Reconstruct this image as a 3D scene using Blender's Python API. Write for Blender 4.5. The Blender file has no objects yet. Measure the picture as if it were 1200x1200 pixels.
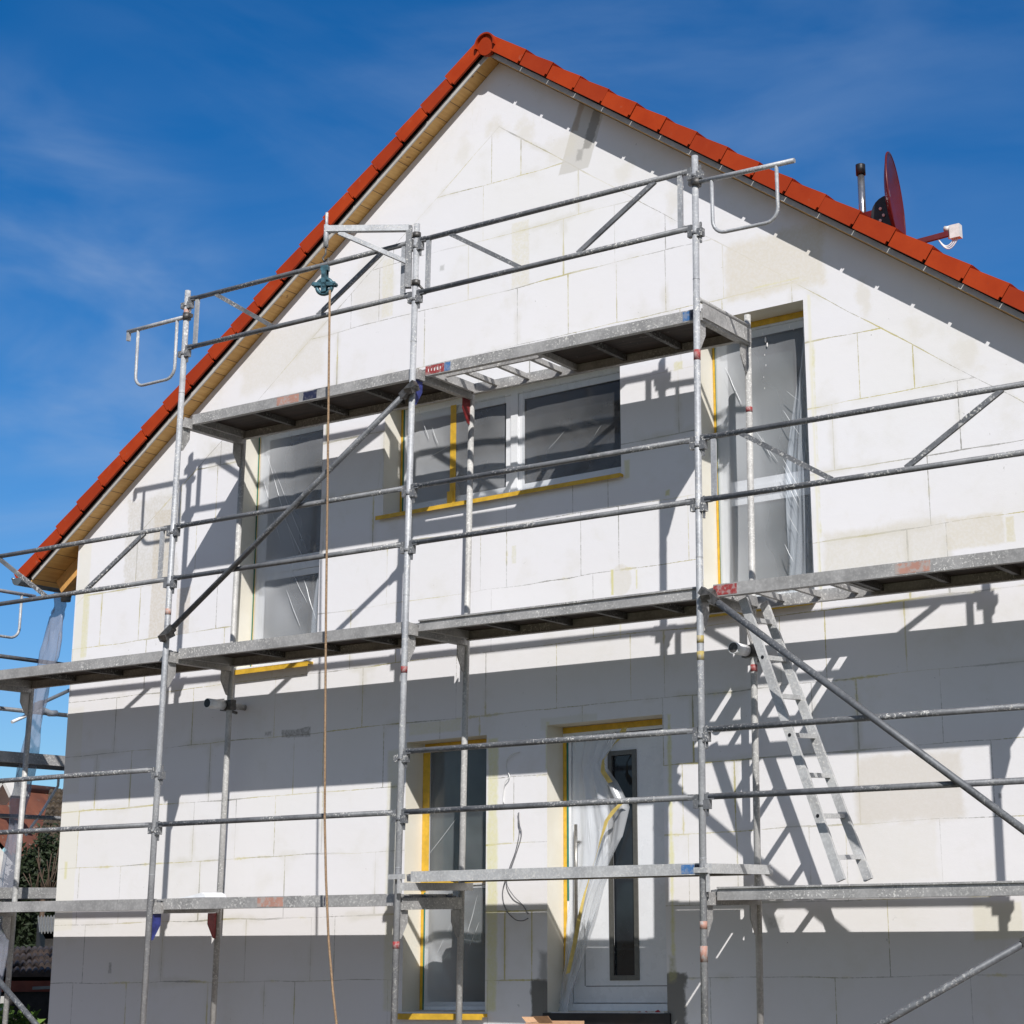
import bpy, bmesh, math, random
from mathutils import Vector, Matrix, Quaternion
random.seed(7)
S = bpy.context.scene
COL = S.collection
PI = math.pi
# ------------------------------------------------------------------ camera (measured from the scaffold, bays 2.55 m, lifts 2 m)
F_PX, CX, CY = 2035.0, 846.7, 568.66
CAM = Vector((5.95430, -9.92734, 1.6))
RT = Vector((0.86267371, 0.50507461, -0.02633821)).normalized()
FW = Vector((-0.48464558, 0.84042598, 0.24249295)).normalized()
UP = RT.cross(FW).normalized()
RT = FW.cross(UP).normalized()

def ray(u, v): return FW + RT*((u-CX)/F_PX) - UP*((v-CY)/F_PX)
def at(u, v, Y):
    d = ray(u, v); return CAM + d*((Y-CAM.y)/d.y)
def atx(u, v, X):
    d = ray(u, v); return CAM + d*((X-CAM.x)/d.x)

cd = bpy.data.cameras.new('camera'); cam = bpy.data.objects.new('camera', cd); COL.objects.link(cam)
M = Matrix.Identity(4)
for i in range(3):
    M[i][0] = RT[i]; M[i][1] = UP[i]; M[i][2] = -FW[i]; M[i][3] = CAM[i]
cam.matrix_world = M
cd.sensor_fit = 'HORIZONTAL'; cd.sensor_width = 36; cd.lens = F_PX/1200*36
cd.shift_x = (600-CX)/1200; cd.shift_y = (CY-600)/1200
cd.clip_end = 3000; cd.clip_start = .1
S.camera = cam

# scaffold frame -> world: the scaffold leans 0.8 degrees against the house
TH = -0.014; CS = Vector((5.95430, -9.92734, -0.12421))
_c, _s = math.cos(TH), math.sin(TH)
def S2W(p):
    v = Vector(p)-CS
    return Vector((_c*v.x-_s*v.z, v.y, _s*v.x+_c*v.z))+CAM
def ident(p): return Vector(p)

# ------------------------------------------------------------------ light
SUN = Vector((.952, -1., 1.178)).normalized()
el = math.asin(SUN.z); az = math.atan2(SUN.x, SUN.y)
w = bpy.data.worlds.new('World'); S.world = w; w.use_nodes = True
nt = w.node_tree; nt.nodes.clear()
class G:
    """small node-graph helper"""
    def __init__(s, tree): s.t = tree
    def n(s, typ, ins=None, **kw):
        n = s.t.nodes.new(typ)
        for k, v in kw.items(): setattr(n, k, v)
        if ins:
            for k, v in ins.items():
                if hasattr(v, 'is_linked') or hasattr(v, 'links'): s.t.links.new(v, n.inputs[k])
                else: n.inputs[k].default_value = v
        return n
    def math(s, op, a, b=None, c=None, clamp=False):
        n = s.t.nodes.new('ShaderNodeMath'); n.operation = op; n.use_clamp = clamp
        for i, v in enumerate((a, b, c)):
            if v is None: continue
            if isinstance(v, (int, float)): n.inputs[i].default_value = v
            else: s.t.links.new(v, n.inputs[i])
        return n.outputs[0]
    def mix(s, f, a, b, mode='MIX'):
        n = s.t.nodes.new('ShaderNodeMix'); n.data_type = 'RGBA'; n.blend_type = mode; n.clamp_factor = True
        for idx, v in ((0, f), (6, a), (7, b)):
            if isinstance(v, (int, float)): n.inputs[idx].default_value = v
            elif isinstance(v, tuple): n.inputs[idx].default_value = v if len(v) == 4 else v+(1,)
            else: s.t.links.new(v, n.inputs[idx])
        return n.outputs[2]
    def noise(s, vec, scale, detail=3, rough=.55, dist=0., out=0):
        n = s.t.nodes.new('ShaderNodeTexNoise'); n.inputs['Scale'].default_value = scale
        n.inputs['Detail'].default_value = detail; n.inputs['Roughness'].default_value = rough
        n.inputs['Distortion'].default_value = dist
        if vec is not None: s.t.links.new(vec, n.inputs['Vector'])
        return n.outputs[out]
    def rng(s, v, a, b, c=0., d=1., smooth=True):
        n = s.t.nodes.new('ShaderNodeMapRange'); n.clamp = True
        if smooth: n.interpolation_type = 'SMOOTHSTEP'
        s.t.links.new(v, n.inputs[0])
        for i, x in enumerate((a, b, c, d)): n.inputs[i+1].default_value = x
        return n.outputs[0]
    def coords(s, rnd=True, kind='Object'):
        tc = s.t.nodes.new('ShaderNodeTexCoord')
        if not rnd: return tc.outputs[kind]
        oi = s.t.nodes.new('ShaderNodeObjectInfo')
        m = s.math('MULTIPLY', oi.outputs['Random'], 37.)
        va = s.t.nodes.new('ShaderNodeVectorMath'); va.operation = 'ADD'
        s.t.links.new(tc.outputs[kind], va.inputs[0]); s.t.links.new(m, va.inputs[1])
        return va.outputs[0]
    def vmul(s, v, k):
        m = s.t.nodes.new('ShaderNodeMapping'); m.inputs['Scale'].default_value = k
        s.t.links.new(v, m.inputs['Vector']); return m.outputs[0]
    def bump(s, h, strength=.3, dist=.01):
        b = s.t.nodes.new('ShaderNodeBump'); b.inputs['Strength'].default_value = strength
        b.inputs['Distance'].default_value = dist; s.t.links.new(h, b.inputs['Height']); return b.outputs[0]

g = G(nt)
sky = g.n('ShaderNodeTexSky', sky_type='NISHITA', sun_disc=False, sun_elevation=el, sun_rotation=az)
sky.altitude = 200; sky.air_density = 1.0; sky.dust_density = .12; sky.ozone_density = 2.6
tc = g.n('ShaderNodeTexCoord')
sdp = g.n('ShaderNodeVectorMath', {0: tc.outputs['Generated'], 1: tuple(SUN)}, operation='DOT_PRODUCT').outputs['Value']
hs = g.n('ShaderNodeHueSaturation', {'Color': sky.outputs[0], 'Hue': .507, 'Saturation': g.rng(sdp, -.25, .25, 1.44, .74), 'Value': g.rng(sdp, -.2, .4, 1.12, .82)})  # unseen sky towards the sun greyed and dimmed to neutralise the wall's shade fill
cv = g.n('ShaderNodeMapping', {'Vector': tc.outputs['Generated']}); cv.inputs['Scale'].default_value = (1.0, 1.6, 3.6); cv.inputs['Rotation'].default_value = (.2, .3, .5)
c1 = g.noise(cv.outputs[0], 2.1, 7, .60, .9)
c2 = g.noise(cv.outputs[0], 1.1, 3, .5, .4)
cm = g.math('MULTIPLY', g.rng(c1, .44, .80), g.rng(c2, .36, .66))
blob = None
for (u_, v_, a_, b_, k_) in ((20, 285, .9930, .9996, .75), (60, 455, .9900, .9995, .85), (330, 120, .985, .9998, .35), (1010, 70, .975, .9995, .42), (760, 20, .985, .9995, .30), (150, 650, .985, .9998, .5)):
    d_ = ray(u_, v_).normalized()
    dp = g.n('ShaderNodeVectorMath', {0: tc.outputs['Generated'], 1: tuple(d_)}, operation='DOT_PRODUCT').outputs['Value']
    m_ = g.rng(dp, a_, b_, 0., k_)
    blob = m_ if blob is None else g.math('ADD', blob, m_)
wsp = g.n('ShaderNodeMapping', {'Vector': tc.outputs['Generated']}); wsp.inputs['Scale'].default_value = (3.2, 4.0, 11.); wsp.inputs['Rotation'].default_value = (.15, .25, .4)
c3 = g.rng(g.noise(wsp.outputs[0], 1.5, 5, .50, .6), .30, .78)
cm = g.math('ADD', g.math('MULTIPLY', cm, .15), g.math('MULTIPLY', g.math('MULTIPLY', c3, blob), .34), clamp=True)
szz = g.n('ShaderNodeSeparateXYZ', {0: tc.outputs['Generated']}).outputs[2]
lowsky = g.mix(g.rng(szz, .0, .26), (.50, .68, .86), (1., 1., 1.))
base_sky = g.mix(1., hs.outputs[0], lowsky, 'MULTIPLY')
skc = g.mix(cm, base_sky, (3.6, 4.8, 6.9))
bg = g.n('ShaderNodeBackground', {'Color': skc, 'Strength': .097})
out = g.n('ShaderNodeOutputWorld', {'Surface': bg.outputs[0]})

sd = bpy.data.lights.new('sun', 'SUN'); so = bpy.data.objects.new('sun', sd); COL.objects.link(so)
sd.energy = 4.9; sd.angle = math.radians(.5); sd.color = (1, .972, .938)
so.rotation_mode = 'QUATERNION'; so.rotation_quaternion = SUN.to_track_quat('Z', 'Y'); so.location = (20, -25, 30)
S.view_settings.view_transform = 'Standard'; S.view_settings.look = 'None'
S.view_settings.exposure = 0.0; S.view_settings.gamma = 1
S.view_settings.use_curve_mapping = False

# ------------------------------------------------------------------ materials
MAT = {}
def new_mat(name):
    m = bpy.data.materials.new(name); m.use_nodes = True; m.node_tree.nodes.clear(); MAT[name] = m
    return m, G(m.node_tree)
def finish(gr, color, rough=.6, metal=0., normal=None, spec=.5, extra=None):
    p = gr.t.nodes.new('ShaderNodeBsdfPrincipled')
    for k, v in (('Base Color', color), ('Roughness', rough), ('Metallic', metal), ('Specular IOR Level', spec)):
        if isinstance(v, tuple): p.inputs[k].default_value = v if len(v) == 4 else v+(1,)
        elif isinstance(v, (int, float)): p.inputs[k].default_value = v
        else: gr.t.links.new(v, p.inputs[k])
    if normal is not None: gr.t.links.new(normal, p.inputs['Normal'])
    o = gr.t.nodes.new('ShaderNodeOutputMaterial')
    gr.t.links.new(p.outputs[0], o.inputs[0]); return p

def simple(name, col, rough=.6, metal=0., var=.15, scale=8., bump=0., bscale=60., spec=.5):
    m, gr = new_mat(name); v = gr.coords()
    n = gr.noise(v, scale, 5, .6)
    a = tuple(c*(1-var) for c in col); b = tuple(min(1, c*(1+var)) for c in col)
    c = gr.mix(gr.rng(n, .3, .7), a, b)
    nm = gr.bump(gr.noise(v, bscale, 3), bump, .004) if bump else None
    r = gr.rng(gr.noise(v, scale*2.3, 3), .3, .7, max(.02, rough-.08), min(1, rough+.08))
    finish(gr, c, r, metal, nm, spec); return m

def galvanised(name, dark, light, amount, metal=.55, rough=.42):
    """zinc tube with plaster splashes"""
    m, gr = new_mat(name); v = gr.coords()
    base = gr.mix(gr.rng(gr.noise(v, 5, 6, .65), .3, .72), dark, light)
    spang = gr.noise(v, 55, 2); base = gr.mix(gr.math('MULTIPLY', gr.rng(spang, .45, .7), .25), base, tuple(min(1, x*1.5) for x in light))
    zone = gr.rng(gr.noise(v, 2.3, 2), .38, .62)
    sp = gr.rng(gr.noise(v, 62, 4, .62), .56, .62)
    sp2 = gr.rng(gr.noise(v, 19, 6, .75), .60, .64)
    s_ = gr.math('MULTIPLY', gr.math('MAXIMUM', sp, sp2), gr.math('MULTIPLY', zone, amount), clamp=True)
    col = gr.mix(s_, base, (.66, .65, .62))
    rust = gr.rng(gr.noise(v, 9, 5, .7), .70, .76); col = gr.mix(gr.math('MULTIPLY', rust, .5), col, (.16, .09, .05))
    mt = gr.math('MULTIPLY', gr.math('SUBTRACT', 1., s_), metal)
    rg = gr.math('ADD', gr.math('MULTIPLY', s_, .4), rough, clamp=True)
    finish(gr, col, rg, mt, gr.bump(s_, .5, .003)); return m
galvanised('steel_post', (.30, .31, .33), (.46, .47, .485), .85, .25, .55)
galvanised('steel_post_plastered', (.34, .335, .325), (.52, .51, .49), 1.5, .2, .6)
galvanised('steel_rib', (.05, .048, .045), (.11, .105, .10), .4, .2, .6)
galvanised('steel_rail', (.115, .12, .13), (.215, .22, .23), .95, .25, .58)
galvanised('steel_deck', (.27, .265, .26), (.44, .43, .42), 1.0, .2, .58)
galvanised('steel_brace', (.085, .09, .10), (.16, .168, .18), .35, .25, .55)
galvanised('aluminium', (.42, .42, .42), (.60, .60, .595), .8, .25, .5)
simple('coupler_steel', (.12, .115, .11), .5, .6, .4, 30, .3)

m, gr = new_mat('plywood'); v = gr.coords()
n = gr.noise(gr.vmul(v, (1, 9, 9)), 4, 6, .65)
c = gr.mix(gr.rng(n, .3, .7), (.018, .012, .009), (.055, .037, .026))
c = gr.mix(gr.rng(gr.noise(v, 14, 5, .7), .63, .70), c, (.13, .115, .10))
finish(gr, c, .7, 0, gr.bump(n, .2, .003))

m, gr = new_mat('roof_tile'); v = gr.coords(False)
n = gr.noise(v, 3.5, 5, .6); n2 = gr.noise(v, 40, 3)
c = gr.mix(gr.rng(n, .25, .75), (.37, .036, .004), (.47, .056, .008))
c = gr.mix(gr.math('MULTIPLY', gr.rng(n2, .6, .75), .35), c, (.30, .05, .02))
isl = gr.n('ShaderNodeNewGeometry').outputs['Random Per Island']
c = gr.mix(gr.math('MULTIPLY', isl, .55), c, (.26, .026, .007))
c = gr.mix(gr.math('MULTIPLY', gr.rng(gr.noise(v, 9, 6, .7), .60, .72), .35), c, (.36, .16, .10))
finish(gr, c, .6, 0, gr.bump(gr.noise(v, 90, 3), .12, .002), .22)

m, gr = new_mat('soffit_wood'); v = gr.coords(False)
gx = gr.vmul(v, (14, 1.2, 14)); n = gr.noise(gx, 3, 6, .6, .3)
c = gr.mix(gr.rng(n, .3, .7), (.58, .31, .08), (.74, .45, .145))
sx = gr.n('ShaderNodeSeparateXYZ', {0: v})
bd = gr.math('DIVIDE', sx.outputs[0], .142)          # boards run along the ridge; one groove per board
fr = gr.math('FRACT', gr.math('ADD', bd, 100.))
gd = gr.math('MINIMUM', fr, gr.math('SUBTRACT', 1., fr))
gm = gr.rng(gd, .0, .035, 1., 0.)
wn = gr.n('ShaderNodeTexWhiteNoise', {0: gr.n('ShaderNodeCombineXYZ', {0: gr.math('FLOOR', gr.math('ADD', bd, 100.))}).outputs[0]})
c = gr.mix(gr.math('MULTIPLY', wn.outputs[0], .4), c, (.52, .28, .09))
kn = gr.rng(gr.noise(v, 11, 2), .70, .76); c = gr.mix(kn, c, (.17, .08, .03))
c = gr.mix(gm, c, (.10, .05, .02))
hb = gr.math('SUBTRACT', n, gr.math('MULTIPLY', gm, 2.)); finish(gr, c, .55, 0, gr.bump(hb, .35, .004))
simple('rafter_wood', (.62, .33, .10), .6, 0, .2, 12, .2)
simple('white_trim', (.50, .485, .455), .5, 0, .08, 14)
simple('window_plastic', (.82, .83, .85), .32, 0, .03, 6)
simple('dark_glass', (.018, .022, .028), .05, 0, .35, 1.5, spec=.6)
simple('green_glass', (.050, .062, .062), .07, 0, .4, 1.5, spec=.6)
simple('masking_tape', (.66, .40, .035), .55, 0, .14, 18, .2, 90)
simple('pale_tape', (.62, .47, .14), .55, 0, .16, 18, .2, 90)
simple('teal_foil', (.02, .17, .13), .5, 0, .15, 20)
simple('door_paint', (.76, .77, .79), .3, 0, .03, 5)
simple('brushed_metal', (.30, .29, .27), .35, .8, .1, 40)
def worn(name, c, amount=.5):
    m, gr = new_mat(name); v = gr.coords(); k = gr.rng(gr.noise(v, 26, 5, .7), .46, .60, 0, amount)
    cc_ = gr.mix(gr.rng(gr.noise(v, 6, 3), .3, .7), tuple(x*.8 for x in c), c)
    finish(gr, gr.mix(k, cc_, (.40, .395, .38)), .6)
worn('red_label', (.34, .045, .045), .55)
worn('blue_label', (.06, .18, .42), .4)
worn('navy_label', (.018, .022, .06), .25)
worn('pink_label', (.50, .27, .21), .8)
simple('white_label', (.78, .76, .74), .6, 0, .15, 60)
worn('yellow_label', (.48, .37, .12), .7)
simple('blue_paint', (.035, .045, .20), .5, 0, .3, 20)
simple('trim_metal', (.15, .145, .13), .4, .5, .1, 40)
simple('red_paint', (.20, .018, .02), .5, 0, .3, 20)
simple('dish_red', (.11, .011, .014), .38, 0, .12, 4, spec=.3)
simple('black_plastic', (.012, .012, .014), .4, 0, .3, 20)
simple('lnb_white', (.70, .70, .68), .4, 0, .1, 20)
simple('emblem_silver', (.55, .55, .56), .4, .4, .15, 60)
simple('mast_steel', (.55, .56, .58), .22, .9, .08, 6)
simple('pulley_paint', (.05, .12, .15), .45, .3, .5, 25, .2)
simple('rope_fibre', (.30, .20, .12), .9, 0, .35, 90, .8, 260)
simple('cable_grey', (.16, .16, .17), .6, 0, .3, 30)
simple('cable_white', (.72, .72, .70), .5, 0, .1, 30)
simple('gutter_zinc', (.19, .21, .22), .45, .6, .2, 8)
simple('cardboard', (.56, .34, .20), .85, 0, .12, 20, .2)
simple('white_plastic', (.78, .79, .81), .35, 0, .08, 10)
simple('black_film', (.010, .010, .011), .5, 0, .4, 6, .3, 14)
simple('concrete', (.32, .31, .29), .9, 0, .2, 5, .4, 40)
simple('grey_roofing', (.20, .20, .19), .8, 0, .25, 3, .2)
simple('dark_shed_wood', (.022, .019, .017), .8, 0, .4, 6)
simple('fascia_red', (.16, .030, .014), .6, 0, .2, 6)
simple('pale_render', (.60, .58, .55), .9, 0, .1, 3, .2)
simple('bark', (.10, .075, .055), .9, 0, .3, 12, .5)

def film(name, base, edge, crease, col=(.80, .82, .85), gain=.08):
    """thin polythene: clear to milky (milkier towards its left edge where it stands off the glass, sunlit haze painted in), few sharp creases"""
    m, gr = new_mat(name); v = gr.coords(); gen = gr.coords(False, 'Generated')
    sg = gr.n('ShaderNodeSeparateXYZ', {0: gen})
    tr = gr.n('ShaderNodeBsdfTransparent', {0: (.94, .95, .96, 1)})
    ex = gr.math('POWER', gr.math('SUBTRACT', 1., sg.outputs[0], None, True), 2.2)  # left-hand haze, partly sunlight put into the film's opacity
    hz = gr.math('ADD', gr.math('MULTIPLY', ex, edge), gr.rng(gr.noise(v, 1.3, 2, .5), .35, .7, base, base+gain))
    def lines(ang, freq, thr, seed):
        mp = gr.n('ShaderNodeMapping', {'Vector': v}); mp.inputs['Rotation'].default_value = (0, ang, 0); mp.inputs['Scale'].default_value = (freq, 1, .55); mp.inputs['Location'].default_value = (seed, seed, seed)
        n_ = gr.noise(mp.outputs[0], 1., 2, .5, .15)
        l = gr.rng(gr.math('ABSOLUTE', gr.math('SUBTRACT', n_, .5)), 0, thr, 1, 0)
        return gr.math('MULTIPLY', l, gr.rng(gr.noise(v, 1.9, 2, .5, seed*.1), .55, .64)), n_
    l1, a = lines(-.50, 6.5, .007, 1.3); l2, b = lines(-.62, 9, .007, 5.1); l3, c = lines(.9, 7, .006, 8.7)
    cr = gr.math('MULTIPLY', gr.math('MAXIMUM', gr.math('MAXIMUM', l1, l2), gr.math('MULTIPLY', l3, .5)), crease)
    fac = gr.math('ADD', hz, cr, clamp=True)
    p = gr.t.nodes.new('ShaderNodeBsdfPrincipled'); p.inputs['Base Color'].default_value = col+(1,)
    p.inputs['Roughness'].default_value = .2; p.inputs['Specular IOR Level'].default_value = .5
    nm = gr.bump(gr.math('ADD', a, b), .10, .02); gr.t.links.new(nm, p.inputs['Normal'])
    mx = gr.n('ShaderNodeMixShader', {0: fac, 1: tr.outputs[0], 2: p.outputs[0]})
    gr.n('ShaderNodeOutputMaterial', {0: mx.outputs[0]})
film('clear_film', .035, .10, .0, gain=.06)
film('milky_film', .13, .42, .0, gain=.14)
film('fold_film', .38, .10, .0, (.86, .88, .90), gain=.30)
film('draped_film', .40, .10, .50, gain=.22)
film('loose_film', .24, .10, .25, (.72, .78, .86), gain=.10)
film('sleeve_film', .34, .05, .35, (.32, .33, .39), gain=.20)

# ------------------------------------------------------------------ mesh builder
class MB:
    def __init__(s, T=ident): s.v = []; s.f = []; s.sm = []; s.T = T
    def _add(s, vs, fs, smooth=False):
        o = len(s.v); s.v += [s.T(p) for p in vs]
        for f in fs: s.f.append([i+o for i in f]); s.sm.append(smooth if isinstance(smooth, bool) else False)
        return o
    def hexa(s, c):      # 8 corners: bottom 4 ccw, top 4 ccw
        s._add(c, [(3, 2, 1, 0), (4, 5, 6, 7), (0, 1, 5, 4), (1, 2, 6, 5), (2, 3, 7, 6), (3, 0, 4, 7)])
    def box(s, a, b):
        x0, y0, z0 = a; x1, y1, z1 = b
        s.hexa([(x0, y0, z0), (x1, y0, z0), (x1, y1, z0), (x0, y1, z0), (x0, y0, z1), (x1, y0, z1), (x1, y1, z1), (x0, y1, z1)])
    def bar(s, a, b, w_, h_, up=(0, 0, 1)):
        a = Vector(a); b = Vector(b); d = (b-a).normalized(); u = Vector(up)
        sd_ = d.cross(u)
        if sd_.length < 1e-4: sd_ = d.cross(Vector((1, 0, 0)))
        sd_.normalize(); u = sd_.cross(d).normalized()
        c = []
        for e in (a, b):
            c += [e-sd_*w_/2-u*h_/2, e+sd_*w_/2-u*h_/2, e+sd_*w_/2+u*h_/2, e-sd_*w_/2+u*h_/2]
        s.hexa(c)
    def tube(s, a, b, r, n=14, r2=None, caps=True):
        s.path([a, b], r, n, caps, r2)
    def path(s, pts, r, n=10, caps=True, r2=None, flat=1.):
        pts = [Vector(p) for p in pts]; k = len(pts); rings = []; prev = None
        vs = []
        for i, p in enumerate(pts):
            d = (pts[min(i+1, k-1)]-pts[max(i-1, 0)]).normalized()
            if prev is None:
                a = d.cross(Vector((0, 0, 1)))
                if a.length < 1e-3: a = d.cross(Vector((0, 1, 0)))
                a.normalize()
            else:
                a = prev-d*prev.dot(d); a.normalize()
            prev = a; b = d.cross(a)
            rr = r if r2 is None else r+(r2-r)*i/(k-1)
            for j in range(n):
                t = 2*PI*j/n; vs.append(p+a*(math.cos(t)*rr)+b*(math.sin(t)*rr*flat))
        o = len(s.v); s.v += [s.T(p) for p in vs]
        for i in range(k-1):
            for j in range(n):
                s.f.append([o+i*n+j, o+i*n+(j+1) % n, o+(i+1)*n+(j+1) % n, o+(i+1)*n+j]); s.sm.append(True)
        if caps:
            s.f.append([o+j for j in range(n)][::-1]); s.sm.append(False)
            s.f.append([o+(k-1)*n+j for j in range(n)]); s.sm.append(False)
    def prism(s, poly, vec):
        n = len(poly); vec = Vector(vec)
        vs = [Vector(p) for p in poly]+[Vector(p)+vec for p in poly]
        fs = [tuple(range(n))[::-1], tuple(range(n, 2*n))]+[(i, (i+1) % n, n+(i+1) % n, n+i) for i in range(n)]
        s._add(vs, fs)
    def grid(s, fn, nu, nv, smooth=True):
        vs = [fn(i/nu, j/nv) for j in range(nv+1) for i in range(nu+1)]
        o = len(s.v); s.v += [s.T(p) for p in vs]
        for j in range(nv):
            for i in range(nu):
                a = o+j*(nu+1)+i; s.f.append([a, a+1, a+nu+2, a+nu+1]); s.sm.append(smooth)
    def ball(s, c, r, nu=14, nv=8, sc=(1, 1, 1)):
        c = Vector(c)
        s.grid(lambda u, v: c+Vector((sc[0]*r*math.cos(2*PI*u)*math.sin(PI*v), sc[1]*r*math.sin(2*PI*u)*math.sin(PI*v), -sc[2]*r*math.cos(PI*v))), nu, nv)
    def build(s, name, mat, parent=None, fixn=True):
        me = bpy.data.meshes.new(name)
        off = Vector((0, 0, 0))
        if parent is not None:
            q = parent
            while q is not None: off += Vector(q.location); q = q.parent
        else:
            if s.v:
                xs = [p[0] for p in s.v]; ys = [p[1] for p in s.v]; zs = [p[2] for p in s.v]
                off = Vector(((min(xs)+max(xs))/2, (min(ys)+max(ys))/2, min(zs)))
        me.from_pydata([tuple(Vector(p)-off) for p in s.v], [], s.f)
        for p, sm in zip(me.polygons, s.sm): p.use_smooth = sm
        if fixn:
            bm = bmesh.new(); bm.from_mesh(me); bmesh.ops.recalc_face_normals(bm, faces=bm.faces); bm.to_mesh(me); bm.free()
        me.materials.append(MAT[mat] if isinstance(mat, str) else mat)
        o = bpy.data.objects.new(name, me); COL.objects.link(o)
        if parent is not None: o.parent = parent
        else: o.location = off
        return o

def tag(o, label=None, cat=None, group=None, kind=None):
    if label: o['label'] = label
    if cat: o['category'] = cat
    if group: o['group'] = group
    if kind: o['kind'] = kind
    return o
def thing(name, label, cat, loc=(0, 0, 0), group=None):
    o = bpy.data.objects.new(name, None); COL.objects.link(o); o.location = loc; o.empty_display_size = .2
    return tag(o, label, cat, group)

# ------------------------------------------------------------------ house
YW = .95                      # face of the gable wall
XA, ZA, SL = -2.42, 8.805, .722   # apex of the soffit plane, roof slope
XL, XR = -7.385, 2.445
YB = 10.4
def zs(x): return ZA-SL*abs(x-XA)
OPEN = {'w1': (-5.30, -4.32, 3.83, 6.05), 'w2': (-3.62, -1.22, 4.97, 5.94), 'w3': (-.50, .415, 3.80, 6.05),
        'w4': (-3.32, -2.51, .97, 3.05), 'door': (-1.93, -.885, .97, 3.08)}
REV = .21
# wall material: insulation boards with foam joints, smears and patches
m, gr = new_mat('insulation_board')
v0 = gr.coords(False)
v = gr.n('ShaderNodeVectorMath', {0: v0, 1: (XA, YW, 0.)}, operation='ADD').outputs[0]     # the mesh is stored relative to the house's base
sp = gr.n('ShaderNodeSeparateXYZ', {0: v}); X, Y_, Z = sp.outputs[0], sp.outputs[1], sp.outputs[2]
wob = gr.noise(v, 1.1, 2); wobz = gr.math('MULTIPLY', gr.math('SUBTRACT', wob, .5), .05)
rz = gr.math('DIVIDE', gr.math('SUBTRACT', gr.math('ADD', Z, wobz), .205), .5)
row = gr.math('FLOOR', rz); fz = gr.math('FRACT', gr.math('ADD', rz, 50.))
dz = gr.math('MULTIPLY', gr.math('MINIMUM', fz, gr.math('SUBTRACT', 1., fz)), .5)
wr = gr.n('ShaderNodeTexWhiteNoise', {0: gr.n('ShaderNodeCombineXYZ', {0: row, 1: 3.3}).outputs[0]}).outputs[0]
bx = gr.math('DIVIDE', gr.math('ADD', X, gr.math('MULTIPLY', wr, 3.7)), .98)
bx = gr.math('ADD', bx, 40.)
colm = gr.math('FLOOR', bx); fx = gr.math('FRACT', bx)
dx = gr.math('MULTIPLY', gr.math('MINIMUM', fx, gr.math('SUBTRACT', 1., fx)), .98)
bid = gr.n('ShaderNodeTexWhiteNoise', {0: gr.n('ShaderNodeCombineXYZ', {0: row, 1: colm}).outputs[0]})
sep = gr.n('ShaderNodeSeparateColor', {0: bid.outputs[1]})
# some boards are cut: an extra upright joint inside them
cutpos = gr.rng(sep.outputs[0], 0, 1, .25, .75, False)
dcut = gr.math('ADD', gr.math('MULTIPLY', gr.math('ABSOLUTE', gr.math('SUBTRACT', fx, cutpos)), .98), gr.math('MULTIPLY', gr.math('LESS_THAN', sep.outputs[1], .55), 9.))
dj = gr.math('MINIMUM', gr.math('MINIMUM', dx, dz), dcut)
# sloping cut line below the verge; no course joints above it
below = gr.math('SUBTRACT', gr.math('SUBTRACT', ZA, gr.math('MULTIPLY', gr.math('ABSOLUTE', gr.math('SUBTRACT', X, XA)), SL)), Z)
above = gr.rng(below, .60, .61, 1., 0., False)
dj = gr.math('ADD', dj, gr.math('MULTIPLY', above, 9.))
dsl = gr.math('ABSOLUTE', gr.math('SUBTRACT', gr.math('ADD', below, wobz), .605))
dj = gr.math('MINIMUM', dj, dsl)
jw = gr.noise(v, 34, 4, .7)
width = gr.rng(gr.noise(v, 1.7, 3, .6), .45, .72, .0022, .0085)
line = gr.math('LESS_THAN', gr.math('ADD', dj, gr.math('MULTIPLY', gr.math('SUBTRACT', jw, .5), .012)), width)
lstr = gr.rng(gr.noise(v, 1.3, 3, .6), .36, .60, .25, 1.)
line = gr.math('MULTIPLY', line, lstr)
ycol = gr.rng(gr.noise(v, .9, 2), .42, .62)
jcol = gr.mix(ycol, (.36, .35, .33), (.56, .50, .24))
# board tone
tone = gr.rng(sep.outputs[2], 0, 1, 0, 1, False)
base = gr.mix(tone, (.80, .79, .81), (.815, .805, .82))
base = gr.mix(gr.math('MULTIPLY', gr.rng(gr.noise(v, 2.2, 6, .66), .50, .76), .55), base, (.70, .68, .63))
base = gr.mix(gr.math('MULTIPLY', gr.rng(gr.noise(v, .45, 2), .42, .66), .35), base, (.76, .745, .69))
lowwarm = gr.rng(Z, .6, 5.0, .32, 0.); base = gr.mix(lowwarm, base, (.745, .70, .655))  # creamier lower boards; also paints warmer, darker shade into the wall's foot
speck = gr.rng(gr.noise(v, 38, 3, .6), .735, .76); base = gr.mix(gr.math('MULTIPLY', speck, gr.rng(gr.noise(v, 1.9, 1), .5, .6)), base, (.25, .24, .22))
smear = gr.math('MULTIPLY', gr.rng(gr.math('ADD', dj, gr.math('MULTIPLY', gr.math('SUBTRACT', gr.noise(v, 5, 5, .7), .5), .12)), .0, .055, 1., 0.), gr.rng(gr.noise(v, 1.6, 3, .6), .50, .66, 0., .55))
base = gr.mix(smear, base, (.66, .635, .57))
knife = gr.noise(gr.vmul(v, (9, 9, 2.2)), 1.4, 6, .72, 1.2)
base = gr.mix(gr.math('MULTIPLY', gr.rng(knife, .60, .72), gr.rng(gr.noise(v, .8, 2), .46, .62, 0, .45)), base, (.69, .67, .62))
dent = gr.rng(gr.noise(v, 17, 3, .6, .5), .70, .74)
base = gr.mix(gr.math('MULTIPLY', dent, gr.rng(gr.noise(v, 1.2, 2), .50, .62, 0, .8)), base, (.52, .51, .49))
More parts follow.
